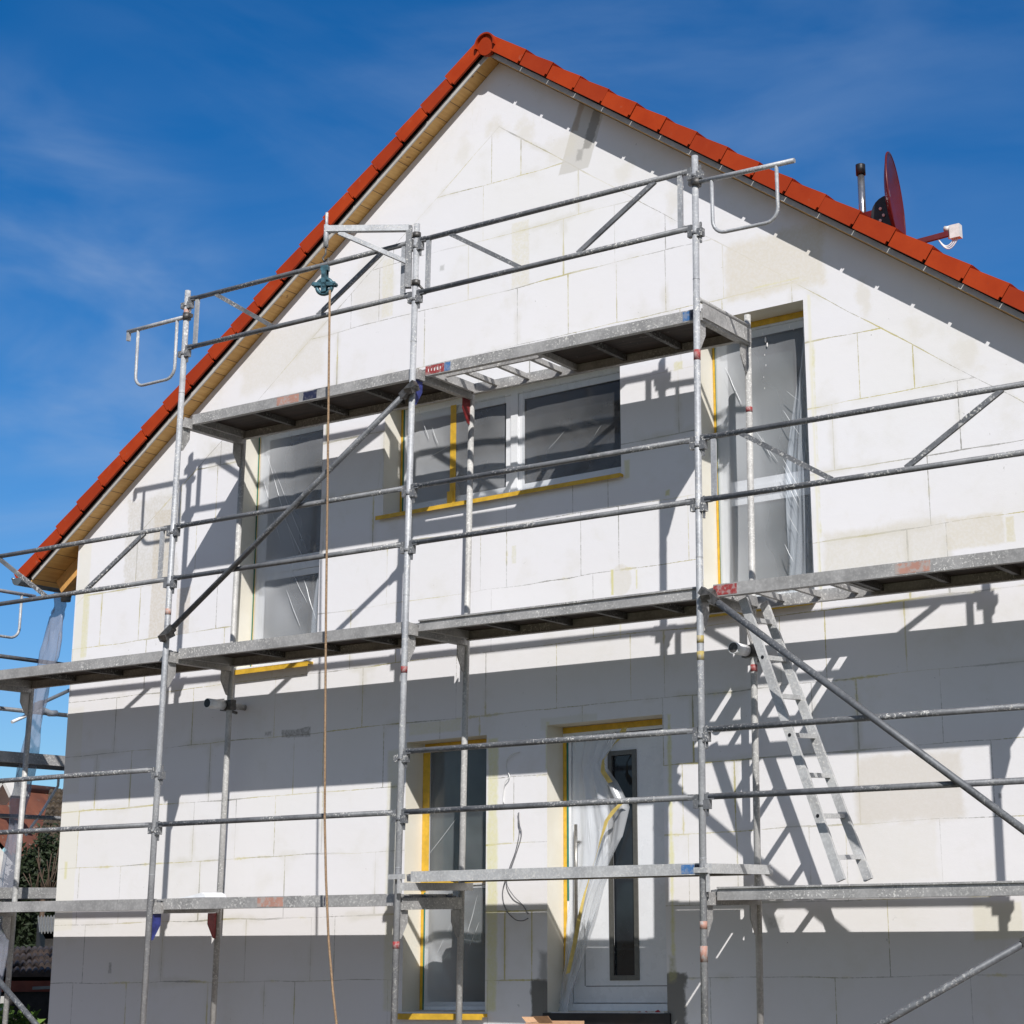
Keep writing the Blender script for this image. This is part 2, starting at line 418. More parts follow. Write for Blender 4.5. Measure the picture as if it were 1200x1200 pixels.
foam = gr.math('MULTIPLY', gr.rng(gr.math('ADD', dj, gr.math('MULTIPLY', gr.math('SUBTRACT', gr.noise(v, 26, 4, .7), .5), .045)), .0, .014, 1., 0.), gr.rng(gr.noise(v, 2.1, 2), .58, .66, 0., .8))
base = gr.mix(foam, base, (.66, .60, .34))
col = gr.mix(line, base, jcol)
edge_n = gr.noise(v, 6, 5, .65); fine_n = gr.noise(v, 45, 3, .6)
def patch(col, pts, colr, strength=.8, soft=.03, rough=.10, grain=0., ang=0.):
    """stain with a rectangle-like outline; pts = photo pixels of two opposite corners on the wall face"""
    (u0, v0), (u1, v1) = pts
    a = at(u0, v0, YW); b = at(u1, v1, YW)
    cx, cz = (a.x+b.x)/2, (a.z+b.z)/2; hw, hh = abs(a.x-b.x)/2, abs(a.z-b.z)/2
    px = gr.math('SUBTRACT', X, cx); pz = gr.math('SUBTRACT', Z, cz)
    if ang:
        # shear: sideways shift with height
        px = gr.math('SUBTRACT', px, gr.math('MULTIPLY', pz, ang))
    if colr == BEI and hw < .3:      # round smudge
        e2 = gr.math('ADD', gr.math('POWER', gr.math('ABSOLUTE', gr.math('DIVIDE', px, hw)), 2.), gr.math('POWER', gr.math('ABSOLUTE', gr.math('DIVIDE', pz, hh)), 2.))
        d = gr.math('MULTIPLY', gr.math('SUBTRACT', gr.math('SQRT', e2), 1.), min(hw, hh))
    else:
        d = gr.math('MAXIMUM', gr.math('SUBTRACT', gr.math('ABSOLUTE', px), hw), gr.math('SUBTRACT', gr.math('ABSOLUTE', pz), hh))
    d = gr.math('ADD', d, gr.math('MULTIPLY', gr.math('SUBTRACT', edge_n, .5), rough))
    mk = gr.rng(d, -soft, soft, strength, 0.)
    if grain: mk = gr.math('MULTIPLY', mk, gr.rng(fine_n, .35, .62, 1-grain, 1.))
    return gr.mix(mk, col, colr)
BEI, SAND, YEL, GRY, DRK, CREAM = (.66, .62, .52), (.60, .57, .50), (.66, .62, .26), (.47, .46, .43), (.13, .125, .11), (.74, .70, .58)
for a in [
    ((((668, 112), (704, 192))), (.60, .58, .54), .85, .008, .03, .0, .36), (((689, 126), (700, 172)), (.30, .29, .27), .85, .012, .16, .0, .42), (((675, 176), (684, 188)), (.36, .35, .33), .7, .012, .10, .0, .3), (((676, 116), (682, 150)), (.40, .30, .22), .6, .012, .08, .0, .36),
    (((572, 140), (594, 160)), BEI, .45, .05, .35), (((606, 142), (624, 166)), BEI, .45, .05, .35), (((536, 165), (552, 188)), BEI, .3, .05, .30), (((640, 165), (676, 182)), BEI, .4, .05, .30),
    (((722, 190), (742, 212)), BEI, .35, .05, .30), (((780, 222), (800, 250)), BEI, .4, .05, .30), (((850, 288), (965, 330)), (.70, .65, .55), .75, .04, .16, .3), (((1002, 336), (1026, 362)), BEI, .45, .04, .30), (((1060, 372), (1086, 396)), BEI, .35, .05, .30), (((1120, 400), (1150, 440)), BEI, .4, .05, .30),
    (((150, 588), (205, 680)), SAND, .6, .03, .32, .5), (((182, 600), (197, 745)), (.62, .56, .46), .7, .01, .05, .4), (((208, 690), (221, 742)), (.64, .57, .48), .7, .01, .05, .4), (((246, 520), (280, 545)), SAND, .5, .03, .08, .4), (((285, 395), (380, 440)), BEI, .45, .06, .16, .3), (((415, 300), (462, 372)), BEI, .35, .05, .16, .3),
    (((600, 262), (620, 333)), (.72, .68, .54), .6, .01, .03, .6), (((449, 306), (460, 370)), (.72, .68, .52), .5, .01, .03, .6), (((740, 660), (715, 700)), BEI, .5, .01, .03, .2),
    (((716, 668), (719, 697)), YEL, .8, .006, .03), (((745, 668), (747, 690)), YEL, .6, .006, .03), (((946, 346), (963, 690)), (.78, .75, .58), .7, .012, .03), (((953, 400), (962, 640)), YEL, .5, .01, .06, .5), (((850, 349), (944, 328)), (.74, .70, .52), .4, .012, .02), (((884, 337), (936, 326)), (.70, .66, .22), .5, .008, .03),
    (((965, 626), (1110, 655)), BEI, .55, .03, .1, .3), (((1108, 608), (1178, 636)), (.68, .63, .52), .7, .015, .05, .3), (((1178, 606), (1190, 634)), (.66, .60, .38), .6, .01, .03, .4), (((1000, 890), (1130, 958)), (.66, .61, .54), .7, .03, .14, .15), (((1002, 968), (1100, 1030)), (.74, .71, .66), .5, .02, .08, .3), (((1140, 1058), (1200, 1100)), (.72, .68, .52), .5, .015, .04), (((900, 1074), (918, 1088)), GRY, .6, .02, .10, .5),
    (((782, 838), (791, 1120)), (.70, .67, .33), .85, .014, .06, .3), (((640, 846), (644, 900)), YEL, .5, .01, .04), (((572, 866), (582, 1185)), (.72, .69, .40), .8, .014, .06, .3), (((480, 848), (540, 856)), YEL, .3, .012, .05, .3), (((455, 880), (466, 1185)), (.62, .58, .30), .35, .015, .05, .3), (((634, 842), (700, 850)), (.62, .60, .45), .3, .012, .05), 
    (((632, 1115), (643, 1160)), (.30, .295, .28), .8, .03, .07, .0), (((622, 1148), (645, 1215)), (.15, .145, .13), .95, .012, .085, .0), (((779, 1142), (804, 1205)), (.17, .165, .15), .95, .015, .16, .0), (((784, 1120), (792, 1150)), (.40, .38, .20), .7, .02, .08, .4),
    (((94, 640), (99, 775)), (.77, .745, .63), .5, .012, .03), (((80, 830), (92, 930)), (.74, .71, .60), .3, .015, .03), (((70, 940), (84, 1090)), (.77, .74, .62), .5, .01, .03), (((99, 690), (101, 770)), YEL, .45, .005, .03, .4), (((76, 1010), (78, 1030)), YEL, .6, .01, .04, .3),
    (((330, 856), (363, 862)), DRK, .6, .008, .06, .5), (((310, 858), (318, 862)), DRK, .5, .01, .06, .5), (((726, 730), (728, 748)), YEL, .4, .006, .03), (((1170, 930), (1174, 935)), DRK, .6, .008, .03), (((790, 425), (800, 432)), YEL, .6, .012, .06, .4),
    (((780, 575), (784, 580)), YEL, .7, .008, .05), (((516, 312), (520, 316)), (.40, .40, .38), .6, .012, .04), (((128, 1128), (130, 1140)), DRK, .5, .008, .05, .4), (((777, 1180), (1200, 1182)), GRY, .0, .01, .02),
    (((600, 640), (605, 660)), (.66, .64, .45), .5, .006, .05, .5), (((732, 540), (738, 560)), YEL, .5, .01, .03), (((453, 580), (459, 606)), YEL, .4, .01, .05),
]:
    col = patch(col, *a)
bead = gr.noise(v, 130, 2); trowel = gr.noise(gr.vmul(v, (1, 1, 1.6)), 7, 6, .62)
hgt = gr.math('ADD', gr.math('MULTIPLY', bead, .25), gr.math('MULTIPLY', trowel, .9))
hgt = gr.math('SUBTRACT', hgt, gr.math('MULTIPLY', line, .5))
finish(gr, col, .85, 0, gr.bump(hgt, .24, .006), .25)

m, gr = new_mat('reveal_board'); v = gr.coords(False)
c = gr.mix(gr.rng(gr.noise(v, 3, 5), .35, .7), (.74, .70, .60), (.78, .75, .67)); finish(gr, c, .85, 0, gr.bump(gr.noise(v, 60, 3), .15, .004), .25)

house = thing('house', 'white gabled house under renovation, red tiled roof, clad in bare insulation boards', 'house', (XA, YW, 0))
mb = MB()
xs_ = sorted(set([XL, XR, XA]+[o[0] for o in OPEN.values()]+[o[1] for o in OPEN.values()]))
for x0, x1 in zip(xs_, xs_[1:]):
    xm = (x0+x1)/2
    ops = sorted([o for o in OPEN.values() if o[0] <= xm <= o[1]], key=lambda o: o[2])
    z = 0.
    for o in ops:
        mb._add([(x0, YW, z), (x1, YW, z), (x1, YW, o[2]), (x0, YW, o[2])], [(0, 1, 2, 3)]); z = o[3]
    mb._add([(x0, YW, z), (x1, YW, z), (x1, YW, zs(x1)-.004), (x0, YW, zs(x0)-.004)], [(0, 1, 2, 3)])
# flanks and back
for x in (XL, XR):
    mb._add([(x, YW, 0), (x, YB, 0), (x, YB, zs(x)-.004), (x, YW, zs(x)-.004)], [(0, 1, 2, 3) if x == XR else (3, 2, 1, 0)])
mb._add([(XL, YB, 0), (XR, YB, 0), (XR, YB, zs(XR)-.004), (XA, YB, ZA-.004), (XL, YB, zs(XL)-.004)], [(4, 3, 2, 1, 0)])
wall = mb.build('wall', 'insulation_board', house, fixn=False)
mb = MB()
for (x0, x1, z0, z1) in OPEN.values():
    y0, y1 = YW, YW+REV+.12
    mb._add([(x0, y0, z0), (x0, y1, z0), (x0, y1, z1), (x0, y0, z1)], [(0, 1, 2, 3)])
    mb._add([(x1, y0, z0), (x1, y1, z0), (x1, y1, z1), (x1, y0, z1)], [(3, 2, 1, 0)])
    mb._add([(x0, y0, z1), (x1, y0, z1), (x1, y1, z1), (x0, y1, z1)], [(3, 2, 1, 0)])
    mb._add([(x0, y0, z0), (x1, y0, z0), (x1, y1, z0), (x0, y1, z0)], [(0, 1, 2, 3)])
mb.build('reveal_lining', 'reveal_board', wall, fixn=False)

# roof ----------------------------------------------------------------
YF = YW-.198          # face of the verge tiles
co = 1/math.sqrt(1+SL*SL); si = SL*co
def rp(side, s_, perp, y):
    """point on the roof: side -1 left/+1 right, s_ metres down the slope from the apex, perp above the soffit plane"""
    return Vector((XA+side*(s_*co+perp*si), y, ZA-s_*si+perp*co))
SMAX_L = (XA-(-7.93))/co; SMAX_R = SMAX_L
TP = .336
roof = thing('roof', None, None); roof.location = (0, 0, 0); roof.parent = house; del_keys = None
roof.location = (0, 0, 0)
def rbox(mb, side, s0, s1, p0, p1, y0, y1, lift0=0, lift1=0):
    c = []
    for (s_, l) in ((s0, lift0), (s1, lift1)):
        c += [rp(side, s_, p0+l, y0), rp(side, s_, p0+l, y1), rp(side, s_, p1+l, y1), rp(side, s_, p1+l, y0)]
    mb.hexa(c)
for side in (-1, 1):
    # tile courses of the roof field, stepped, with a shallow wave
    mf = MB(); k = 0; s_ = SMAX_L
    s_top = .10
    ncourse = int((SMAX_L-s_top)/TP)+1
    for k in range(ncourse):
        s1 = SMAX_L-k*TP; s0 = max(.02, s1-TP-.02)
        nw = 64
        def fn(u, v_, s0=s0, s1=s1):
            y = YF+.16+u*(YB+.2-YF-.16); ph = (u*nw/4) % 1.
            wv = .018*math.sin(2*PI*u*nw/2.)
            return rp(side, s0+(s1-s0)*v_, .116+.026*v_+wv, y)
        mf.grid(fn, nw*2, 1, False)
        rbox(mf, side, s1-.03, s1, .095, .135, YF+.16, YB+.2)
    mf.build('roof_tiles', 'roof_tile', roof)
    # verge tiles
    mv = MB()
    for k in range(ncourse):
        s1 = SMAX_L-k*TP; s0 = max(.05, s1-TP-.008)
        j = random.uniform(-.005, .005); jj = random.uniform(-.003, .003)
        L0, L1 = 0., .022
        # flap, with the small notch at its lower end
        n = .014
        P = []
        for y in (YF+j, YF+.02+j):
            sb, st_ = (s0+.012, s0+.012) if k < ncourse-1 else (-.026, -.110)
            P += [rp(side, sb, .042+jj, y), rp(side, s1-.024, .044+jj, y), rp(side, s1-.023, .068, y), rp(side, s1-.003, .068, y), rp(side, s1-.003, .158+L1+jj, y), rp(side, st_, .158+L0+jj, y)]
        if k == ncourse-1 or True:
            m6 = 6
            mv._add(P, [tuple(range(m6))[::-1], tuple(range(m6, 12))]+[(i, (i+1) % m6, m6+(i+1) % m6, m6+i) for i in range(m6)])
        rbox(mv, side, s0, s1, .142, .1585, YF+.018+j, YF+.22, L0, L1)
    mv.build('verge_tiles', 'roof_tile', roof)
    ms = MB(); rbox(ms, side, .0, SMAX_L-.08, 0, .022, YW-.138, YB+.1)
    ms.build('soffit_boards', 'soffit_wood', roof)
    mw = MB(); rbox(mw, side, .0, SMAX_L-.13, -.002, .036, YW-.150, YW-.1385)
    mw.build('barge_board', 'white_trim', roof)
    mk = MB(); rbox(mk, side, .0, SMAX_L-.05, .024, .105, YW-.136, YB)
    mk.build('roof_deck', 'dark_shed_wood', roof)
    for i in range(8):
        y = YW+.10+i*.9
        mr = MB(); mr.hexa([rp(side, SMAX_L-1.2, -.15, y), rp(side, SMAX_L-1.2, -.15, y+.09), rp(side, SMAX_L-1.2, -.002, y+.09), rp(side, SMAX_L-1.2, -.002, y),
                 rp(side, SMAX_L-.16, -.15, y), rp(side, SMAX_L-.16, -.15, y+.09), rp(side, SMAX_L-.16, -.002, y+.09), rp(side, SMAX_L-.16, -.002, y)])
        mr.build('rafter', 'rafter_wood', roof)
    mg = MB(); xg = XA+side*(5.46+.055); zg = zs(XA+5.46)+.055
    def gf(u, v_): 
        t = PI*(1.02*u)+PI; return Vector((xg+.07*math.cos(t), YF-.04+v_*(YB-YF), zg+.07*math.sin(t)))
    mg.grid(gf, 12, 1)
    def gf2(u, v_):
        t = PI*(1.02*u)+PI; return Vector((xg+.066*math.cos(t), YF-.04+v_*(YB-YF), zg+.066*math.sin(t)))
    mg.grid(gf2, 12, 1)
    mg.prism([(xg+.07*math.cos(PI+PI*i/12), YF-.04, zg+.07*math.sin(PI+PI*i/12)) for i in range(13)], (0, .004, 0))
    mg.tube((xg+side*.07, YF-.04, zg+.002), (xg+side*.07, YB, zg+.002), .011, 8)
    if side < 0:
        mg.tube((xg+.02, 1.27, zg-.06), (xg+.02, 1.27, zg-.15), .055, 14, .045)
    mg.build('gutter', 'gutter_zinc', roof)
# ridge
mrd = MB(); cz = ZA+.072
for i in range(24):
    y0 = YF-.035+i*.40
    def rf(u, v_, y0=y0):
        t = PI*(-.08+1.16*u); r = .104-.010*v_
        return Vector((XA+.012+r*math.cos(t), y0+v_*.42, cz+.0+r*math.sin(t)))
    mrd.grid(rf, 14, 1)
    def rf2(u, v_, y0=y0):
        t = PI*(-.08+1.16*u); r = .090-.010*v_
        return Vector((XA+.012+r*math.cos(t), y0+.002+v_*.42, cz+.0+r*math.sin(t)))
    mrd.grid(rf2, 14, 1)
    vs = []
    for kk in range(15):
        t = PI*(-.08+1.16*kk/14)
        vs.append(Vector((XA+.012+.104*math.cos(t), y0, cz+.104*math.sin(t)))); vs.append(Vector((XA+.012+.090*math.cos(t), y0+.002, cz+.090*math.sin(t))))
    mrd._add(vs, [(2*kk, 2*kk+2, 2*kk+3, 2*kk+1) for kk in range(14)])
mrd.build('ridge_tiles', 'roof_tile', roof, fixn=False)
mrc = MB(); mrc.tube((XA+.012, YF-.008, cz-.012), (XA+.012, YF+.04, cz-.008), .082, 28)
mrc.build('ridge_end_disc', 'roof_tile', roof)

# windows ----------------------------------------------------------------
YFR = YW+REV           # front of the frames
def frame_ring(mb, x0, x1, z0, z1, wd, y0, y1):
    mb.box((x0, y0, z0), (x0+wd, y1, z1)); mb.box((x1-wd, y0, z0), (x1, y1, z1))
    mb.box((x0+wd, y0, z0), (x1-wd, y1, z0+wd)); mb.box((x0+wd, y0, z1-wd), (x1-wd, y1, z1))
def wrinkled(x0, x1, z0, z1, y, amp, seed, nx=26, nz=40, skew=0.):
    rd = random.Random(seed); ph = [rd.uniform(0, 6.28) for _ in range(6)]; fr = [rd.uniform(3, 11) for _ in range(6)]
    def fn(u, v_):
        e = min(1, 7*min(u, 1-u))*min(1, 7*min(v_, 1-v_))
        x = x0+(x1-x0)*u; z = z0+(z1-z0)*v_
        d = sum(math.sin(fr[i]*(x*(1 if i % 2 else .35)+z*(.4 if i % 2 else .9)*(1 if i % 3 else -1))+ph[i]) for i in range(6))/6
        d2 = abs(math.sin(7*x+3*z+ph[0]+1.3*math.sin(2.2*z+ph[1])))**.6
        return Vector((x, y-amp*e*(.5+.5*d)-amp*.5*e*d2, z))
    return fn, nx, nz
def window(key, mull=(), trans=(), glass='dark_glass', fw=.065, sw=.055):
    x0, x1, z0, z1 = OPEN[key]
    win = thing('window', None, None); win.parent = house
    # frame members
    mb = MB(); frame_ring(mb, x0+.002, x1-.002, z0+.002, z1-.002, fw, YFR, YFR+.07)
    xb = [x0+fw]

    for mx in mull:
        mb.box((mx-.035, YFR, z0+.067), (mx+.035, YFR+.07, z1-.067)); xb += [mx-.035, mx+.035]
    xb.append(x1-fw)
    zb = [z0+fw]
    for tz in trans:
        for i in range(0, len(xb), 2): mb.box((xb[i], YFR+.002, tz-.035), (xb[i+1], YFR+.068, tz+.035))
        zb += [tz-.035, tz+.035]
    zb.append(z1-fw)
    f = mb.build('frame', 'window_plastic', win)
    for i in range(0, len(xb), 2):
        for j in range(0, len(zb), 2):
            ms = MB(); mg = MB(); mgs = MB()
            frame_ring(ms, xb[i]+.003, xb[i+1]-.003, zb[j]+.003, zb[j+1]-.003, sw, YFR+.014, YFR+.062)
            e_ = sw+.004; mg.box((xb[i]+e_, YFR+.030, zb[j]+e_), (xb[i+1]-e_, YFR+.045, zb[j+1]-e_))
            frame_ring(mgs, xb[i]+e_-.0005, xb[i+1]-e_+.0005, zb[j]+e_-.0005, zb[j+1]-e_+.0005, .008, YFR+.022, YFR+.029)
            ms.build('sash', 'window_plastic', win); mg.build('pane', glass, win); mgs.build('gasket', 'black_plastic', win)
    return win
w1 = window('w1', (), (4.72,), 'dark_glass')
fn, a, b = wrinkled(-5.275, -4.325, 3.86, 6.0, YFR-.006, .03, 3); mb = MB(); mb.grid(fn, a, b); mb.build('plastic_film', 'milky_film', w1, fixn=False)
mb = MB()
def lf1(u, v_):
    z = 3.86+v_*1.5; l = -4.56+.20*max(0., v_)**1.5; r = -4.335
    return Vector((l+(r-l)*u, YFR-.04-.04*math.sin(PI*u)-.012*math.sin(11*u+6*v_), z))
mb.grid(lf1, 20, 36); mb.build('loose_film', 'loose_film', w1, fixn=False)
w2 = window('w2', (-2.41,), ())
fn, a, b = wrinkled(-3.56, -2.50, 5.0, 5.88, YFR-.006, .014, 4); mb = MB(); mb.grid(fn, a, b); mb.build('plastic_film', 'milky_film', w2, fixn=False)
fn, a, b = wrinkled(-2.32, -1.25, 5.0, 5.88, YFR-.006, .010, 5); mb = MB(); mb.grid(fn, a, b); mb.build('plastic_film', 'clear_film', w2, fixn=False)
w3 = window('w3', (), (4.72,), 'green_glass')
fn, a, b = wrinkled(-.47, .40, 3.86, 6.0, YFR-.006, .03, 6); mb = MB(); mb.grid(fn, a, b); mb.build('plastic_film', 'milky_film', w3, fixn=False)
# loose film hanging in the right half of the tall window
mb = MB()
def lf(u, v_):
    z = 3.84+v_*2.05; l = .115+.25*max(0., (v_-.48)/.5)**1.15+.02*math.sin(5*v_); r = .395-.01*v_
    return Vector((l+(r-l)*u, YFR-.04-.035*math.sin(PI*u)-.02*math.sin(9*u+5*v_)-.008*math.sin(31*u-14*v_), z))
mb.grid(lf, 24, 50); mb.build('loose_film', 'loose_film', w3, fixn=False)
w4 = window('w4', (), (1.95,), 'green_glass', .038, .022)
fn, a, b = wrinkled(-3.24, -2.53, 1.97, 3.0, YFR-.006, .02, 8); mb = MB(); mb.grid(fn, a, b); mb.build('plastic_film', 'clear_film', w4, fixn=False)
fn, a, b = wrinkled(-3.27, -2.53, 1.0, 1.95, YFR-.006, .035, 9); mb = MB(); mb.grid(fn, a, b); mb.build('plastic_film', 'milky_film', w4, fixn=False)
def fold(win, p, q, wd=1.2, y=YFR-.040):
    """a sharp crease standing up from the film: a slim ridge"""
    a = at(p[0], p[1], y); b = at(q[0], q[1], y); d = (b-a).normalized(); n_ = d.cross(Vector((0, 1, 0))).normalized()*(wd*.0035)
    def ff(u, v_):
        c = a.lerp(b, v_)+n_*math.sin(9*v_)*.6; k = math.sin(PI*v_)**.6
        return c+n_*(u-.5)*2*k+Vector((0, -.006*k*(1-abs(2*u-1)), 0))
    mb = MB(); mb.grid(ff, 2, 14); mb.build('film_fold', 'fold_film', win, fixn=False)
for p, q, w_ in (((308, 560), (330, 640), .5), ((335, 690), (352, 735), .6), ((312, 530), (347, 650), 1.), ((320, 547), (360, 647), .8), ((356, 679), (370, 727), 1.6), ((342, 670), (360, 707), .9), ((330, 600), (362, 668), .6)): fold(w1, p, q, w_)
for p, q, w_ in (((885, 505), (912, 542), .8), ((849, 429), (871, 478), .9), ((893, 512), (905, 540), .5)): fold(w3, p, q, w_)
for p, q, w_ in (((917, 480), (937, 510), .7), ((917, 537), (938, 575), .8), ((917, 545), (938, 588), .9), ((919, 637), (930, 659), .6), ((921, 458), (937, 470), .5), ((920, 560), (937, 596), .5), ((922, 600), (936, 626), .4)): fold(w3, p, q, w_, YFR-.105)
for p, q, w_ in (((490, 478), (503, 515), .8), ((506, 500), (514, 522), .6), ((503, 536), (533, 519), .5), ((640, 530), (662, 505), .5), ((690, 520), (705, 498), .4)): fold(w2, p, q, w_)
for p, q, w_ in (((500, 1005), (536, 958), .6), ((512, 1118), (530, 1080), .8), ((516, 1130), (545, 1092), .5), ((547, 1098), (560, 1048), 1.), ((550, 1110), (562, 1080), .7)): fold(w4, p, q, w_)
# dried plaster splashes on the tall window's film
rs_ = random.Random(4)
for (u_, v_, r_) in ((897, 398, .013), (899, 404, .011), (896, 416, .005), (897.5, 428, .006), (895, 442, .004), (896, 455, .004), (894, 391, .006), (925, 383, .007), (930, 386, .005)):
    c_ = at(u_, v_, YFR-.040); mb = MB(); mb.ball(c_, r_, 8, 5, (.6, .2, 1.7)); mb.build('plaster_splash', 'white_label', w3)


def strip(mb, x0, x1, z0, z1, y, t=.003):
    mb.box((x0, y-t, z0), (x1, y, z1))
# tapes: on the frame edges
mb = MB(); x0, x1, z0, z1 = OPEN['w1']; strip(mb, x0+.018, x0+.034, z0, z1, YFR-.001); mb.build('masking_tape', 'masking_tape', w1)
mb = MB(); strip(mb, x0+.003, x0+.016, z0, z1, YFR-.0012); mb.build('sealing_strip', 'teal_foil', w1)
x0, x1, z0, z1 = OPEN['w2']
mb = MB(); strip(mb, x0+.003, x0+.026, z0+.02, z1, YFR-.001); mb.build('masking_tape', 'masking_tape', w2); mb = MB(); strip(mb, -3.06, -3.0, z0+.05, z1-.06, YFR-.022); mb.box((-3.08, YFR-.034, z0+.01), (-3.02, YFR-.03, z0+.16)); mb.build('masking_tape', 'masking_tape', w2)
mb = MB(); strip(mb, x0+.028, x0+.04, z0+.02, z1, YFR-.0012); mb.build('sealing_strip', 'teal_foil', w2)
x0, x1, z0, z1 = OPEN['w3']
mb = MB(); strip(mb, x0+.003, x0+.022, z0, z1, YFR-.001); strip(mb, x0+.03, x1-.01, z1-.05, z1-.002, YFR-.001); mb.build('masking_tape', 'masking_tape', w3)
mb = MB(); strip(mb, x0+.025, x0+.040, z0, z1-.06, YFR-.0012); mb.build('sealing_strip', 'teal_foil', w3)
x0, x1, z0, z1 = OPEN['w4']
mb = MB(); strip(mb, x0+.003, x0+.075, z0+.9, z1-.03, YFR-.001); strip(mb, x0+.003, x0+.03, z0, z0+.9, YFR-.001); strip(mb, x0+.02, x1-.03, z1-.035, z1-.003, YFR-.001)
strip(mb, x0+.03, x1-.05, 1.93, 1.965, YFR-.045); mb.build('masking_tape', 'masking_tape', w4)
mb = MB(); strip(mb, x0+.032, x0+.044, z0, z0+.9, YFR-.0012); mb.build('sealing_strip', 'teal_foil', w4); mb = MB(); strip(mb, x0+.08, x1-.03, z1-.058, z1-.038, YFR-.0012); mb.build('sealing_strip', 'teal_foil', w4)
# sills
def sill(win, x0, x1, z, y0, tape=True, under=.02, mat='white_trim'):
    mb = MB(); mb.hexa([(x0, y0, z-.018), (x1, y0, z-.018), (x1, YFR+.01, z+.002), (x0, YFR+.01, z+.002), (x0, y0, z), (x1, y0, z), (x1, YFR+.01, z+.02), (x0, YFR+.01, z+.02)])
    s_ = mb.build('sill', mat, win)
    if tape:
        mb = MB(); mb.box((x0-.002, y0-.004, z-.018-under), (x1+.002, y0-.001, z+.004)); mb.box((x0-.002, y0-.001, z+.0022), (x1+.002, y0+.03, z+.0052)); mb.box((x1+.0005, y0-.001, z-.02), (x1+.004, y0+.06, z+.004))
        mb.build('masking_tape', 'masking_tape', win)
sill(w1, -5.345, -4.36, 3.80, YW-.06, under=.02)
sill(w2, -3.66, -1.205, 4.955, YW-.045, under=.012)
sill(w3, -.53, .42, 3.785, YW-.05, under=.02)
sill(w4, -3.36, -2.49, .955, YW-.06, under=.02)

# door ----------------------------------------------------------------
x0, x1, z0, z1 = OPEN['door']
door = thing('door', None, None); door.parent = house
mb = MB(); mb.box((x0+.002, YFR, z0), (x0+.075, YFR+.07, z1-.002)); mb.box((x1-.075, YFR, z0), (x1-.002, YFR+.07, z1-.002)); mb.box((x0+.0755, YFR, z1-.075), (x1-.0755, YFR+.07, z1-.002)); mb.box((x0+.0755, YFR+.005, z0), (x1-.0755, YFR+.08, z0+.05))
mb.build('frame', 'window_plastic', door)
lx0, lx1, lz0, lz1 = x0+.082, x1-.080, z0+.056, z1-.082
gx0, gx1, gz0, gz1 = -1.500, -1.275, 1.20, 2.85
mb = MB(); yd = YFR+.012
for (a0, a1, b0, b1) in ((lx0, gx0, lz0, lz1), (gx1, lx1, lz0, lz1), (gx0, gx1, lz0, gz0), (gx0, gx1, gz1, lz1)):
    mb.box((a0, yd, b0), (a1, yd+.05, b1))
mb.build('leaf', 'door_paint', door)
mb = MB(); mb.box((lx0+.10, yd-.0008, lz0+.12), (lx0+.106, yd+.001, lz0+.60)); mb.box((lx0+.11, yd-.0008, lz0+.115), (lx1, yd+.001, lz0+.121)); mb.build('groove_lines', 'coupler_steel', door)
mb = MB(); frame_ring(mb, gx0-.016, gx1+.016, gz0-.016, gz1+.016, .036, yd-.012, yd+.0); mb.build('glazing_trim', 'trim_metal', door)
mb = MB(); mb.box((gx0+.02, yd+.012, gz0+.02), (gx1-.02, yd+.02, gz1-.02)); mb.build('pane', 'dark_glass', door)
mb = MB(); hx = lx0+.075; mb.tube((hx, yd-.07, 1.55), (hx, yd-.07, 2.33), .0125, 14)
for z in (1.6, 2.2): mb.tube((hx, yd-.07, z), (hx, yd+.005, z), .010, 10)
mb.build('handle', 'brushed_metal', door)
mb = MB(); strip(mb, x0+.003, x0+.034, z0+.1, z1-.09, YFR-.001); strip(mb, x0+.003, x1-.01, z1-.050, z1-.004, YFR-.001)
mb.build('masking_tape', 'masking_tape', door)
mb = MB(); strip(mb, x0+.036, x0+.052, z0+.8, z1-.09, YFR-.0012); mb.build('sealing_strip', 'teal_foil', door)
mb = MB(); mb.box((x0-.03, YW-.02, z0-.16), (x1+.03, YFR+.02, z0-.004)); mb.build('threshold', 'black_film', door)
# torn cover film on the door (a thing: it hangs from the tape)
pf = at(705, 1000, YFR-.05)
cover = thing('torn_cover_film', 'torn clear plastic sheet with yellow tape hanging in front of white door', 'plastic sheet', (pf.x, YFR-.06, z0))
LE = [(672, 862), (671, 900), (670, 950), (669, 1000), (668, 1050), (664, 1085), (662, 1130), (655, 1165), (645, 1192)]
RE = [(728, 856), (708, 892), (722, 915), (735, 945), (728, 980), (708, 1030), (692, 1085), (674, 1150), (664, 1190)]
def lerp_poly(P, t):
    t = t*(len(P)-1); i = min(int(t), len(P)-2); f = t-i; f = f*f*(3-2*f)*.5+f*.5
    return (P[i][0]+(P[i+1][0]-P[i][0])*f, P[i][1]+(P[i+1][1]-P[i][1])*f)
def cf(u, v_):
    l = lerp_poly(LE, v_); r = lerp_poly(RE, v_)
    yy = YFR-.012-.10*u*u*min(1, 3*v_)-.10*max(0, v_-.6)
    p = at(l[0]+(r[0]-l[0])*u, l[1]+(r[1]-l[1])*u, yy)
    nar = 1+1.5*max(0, v_-.5)
    p.y -= .016*math.sin(22*u*nar+4*v_)*(.3+u)+.010*math.sin(47*u*nar-9*v_)*u+.012*math.sin(17*v_+5*u)*u
    return p
mb = MB(); mb.grid(cf, 44, 80); mb.build('sheet', 'draped_film', cover, fixn=False)
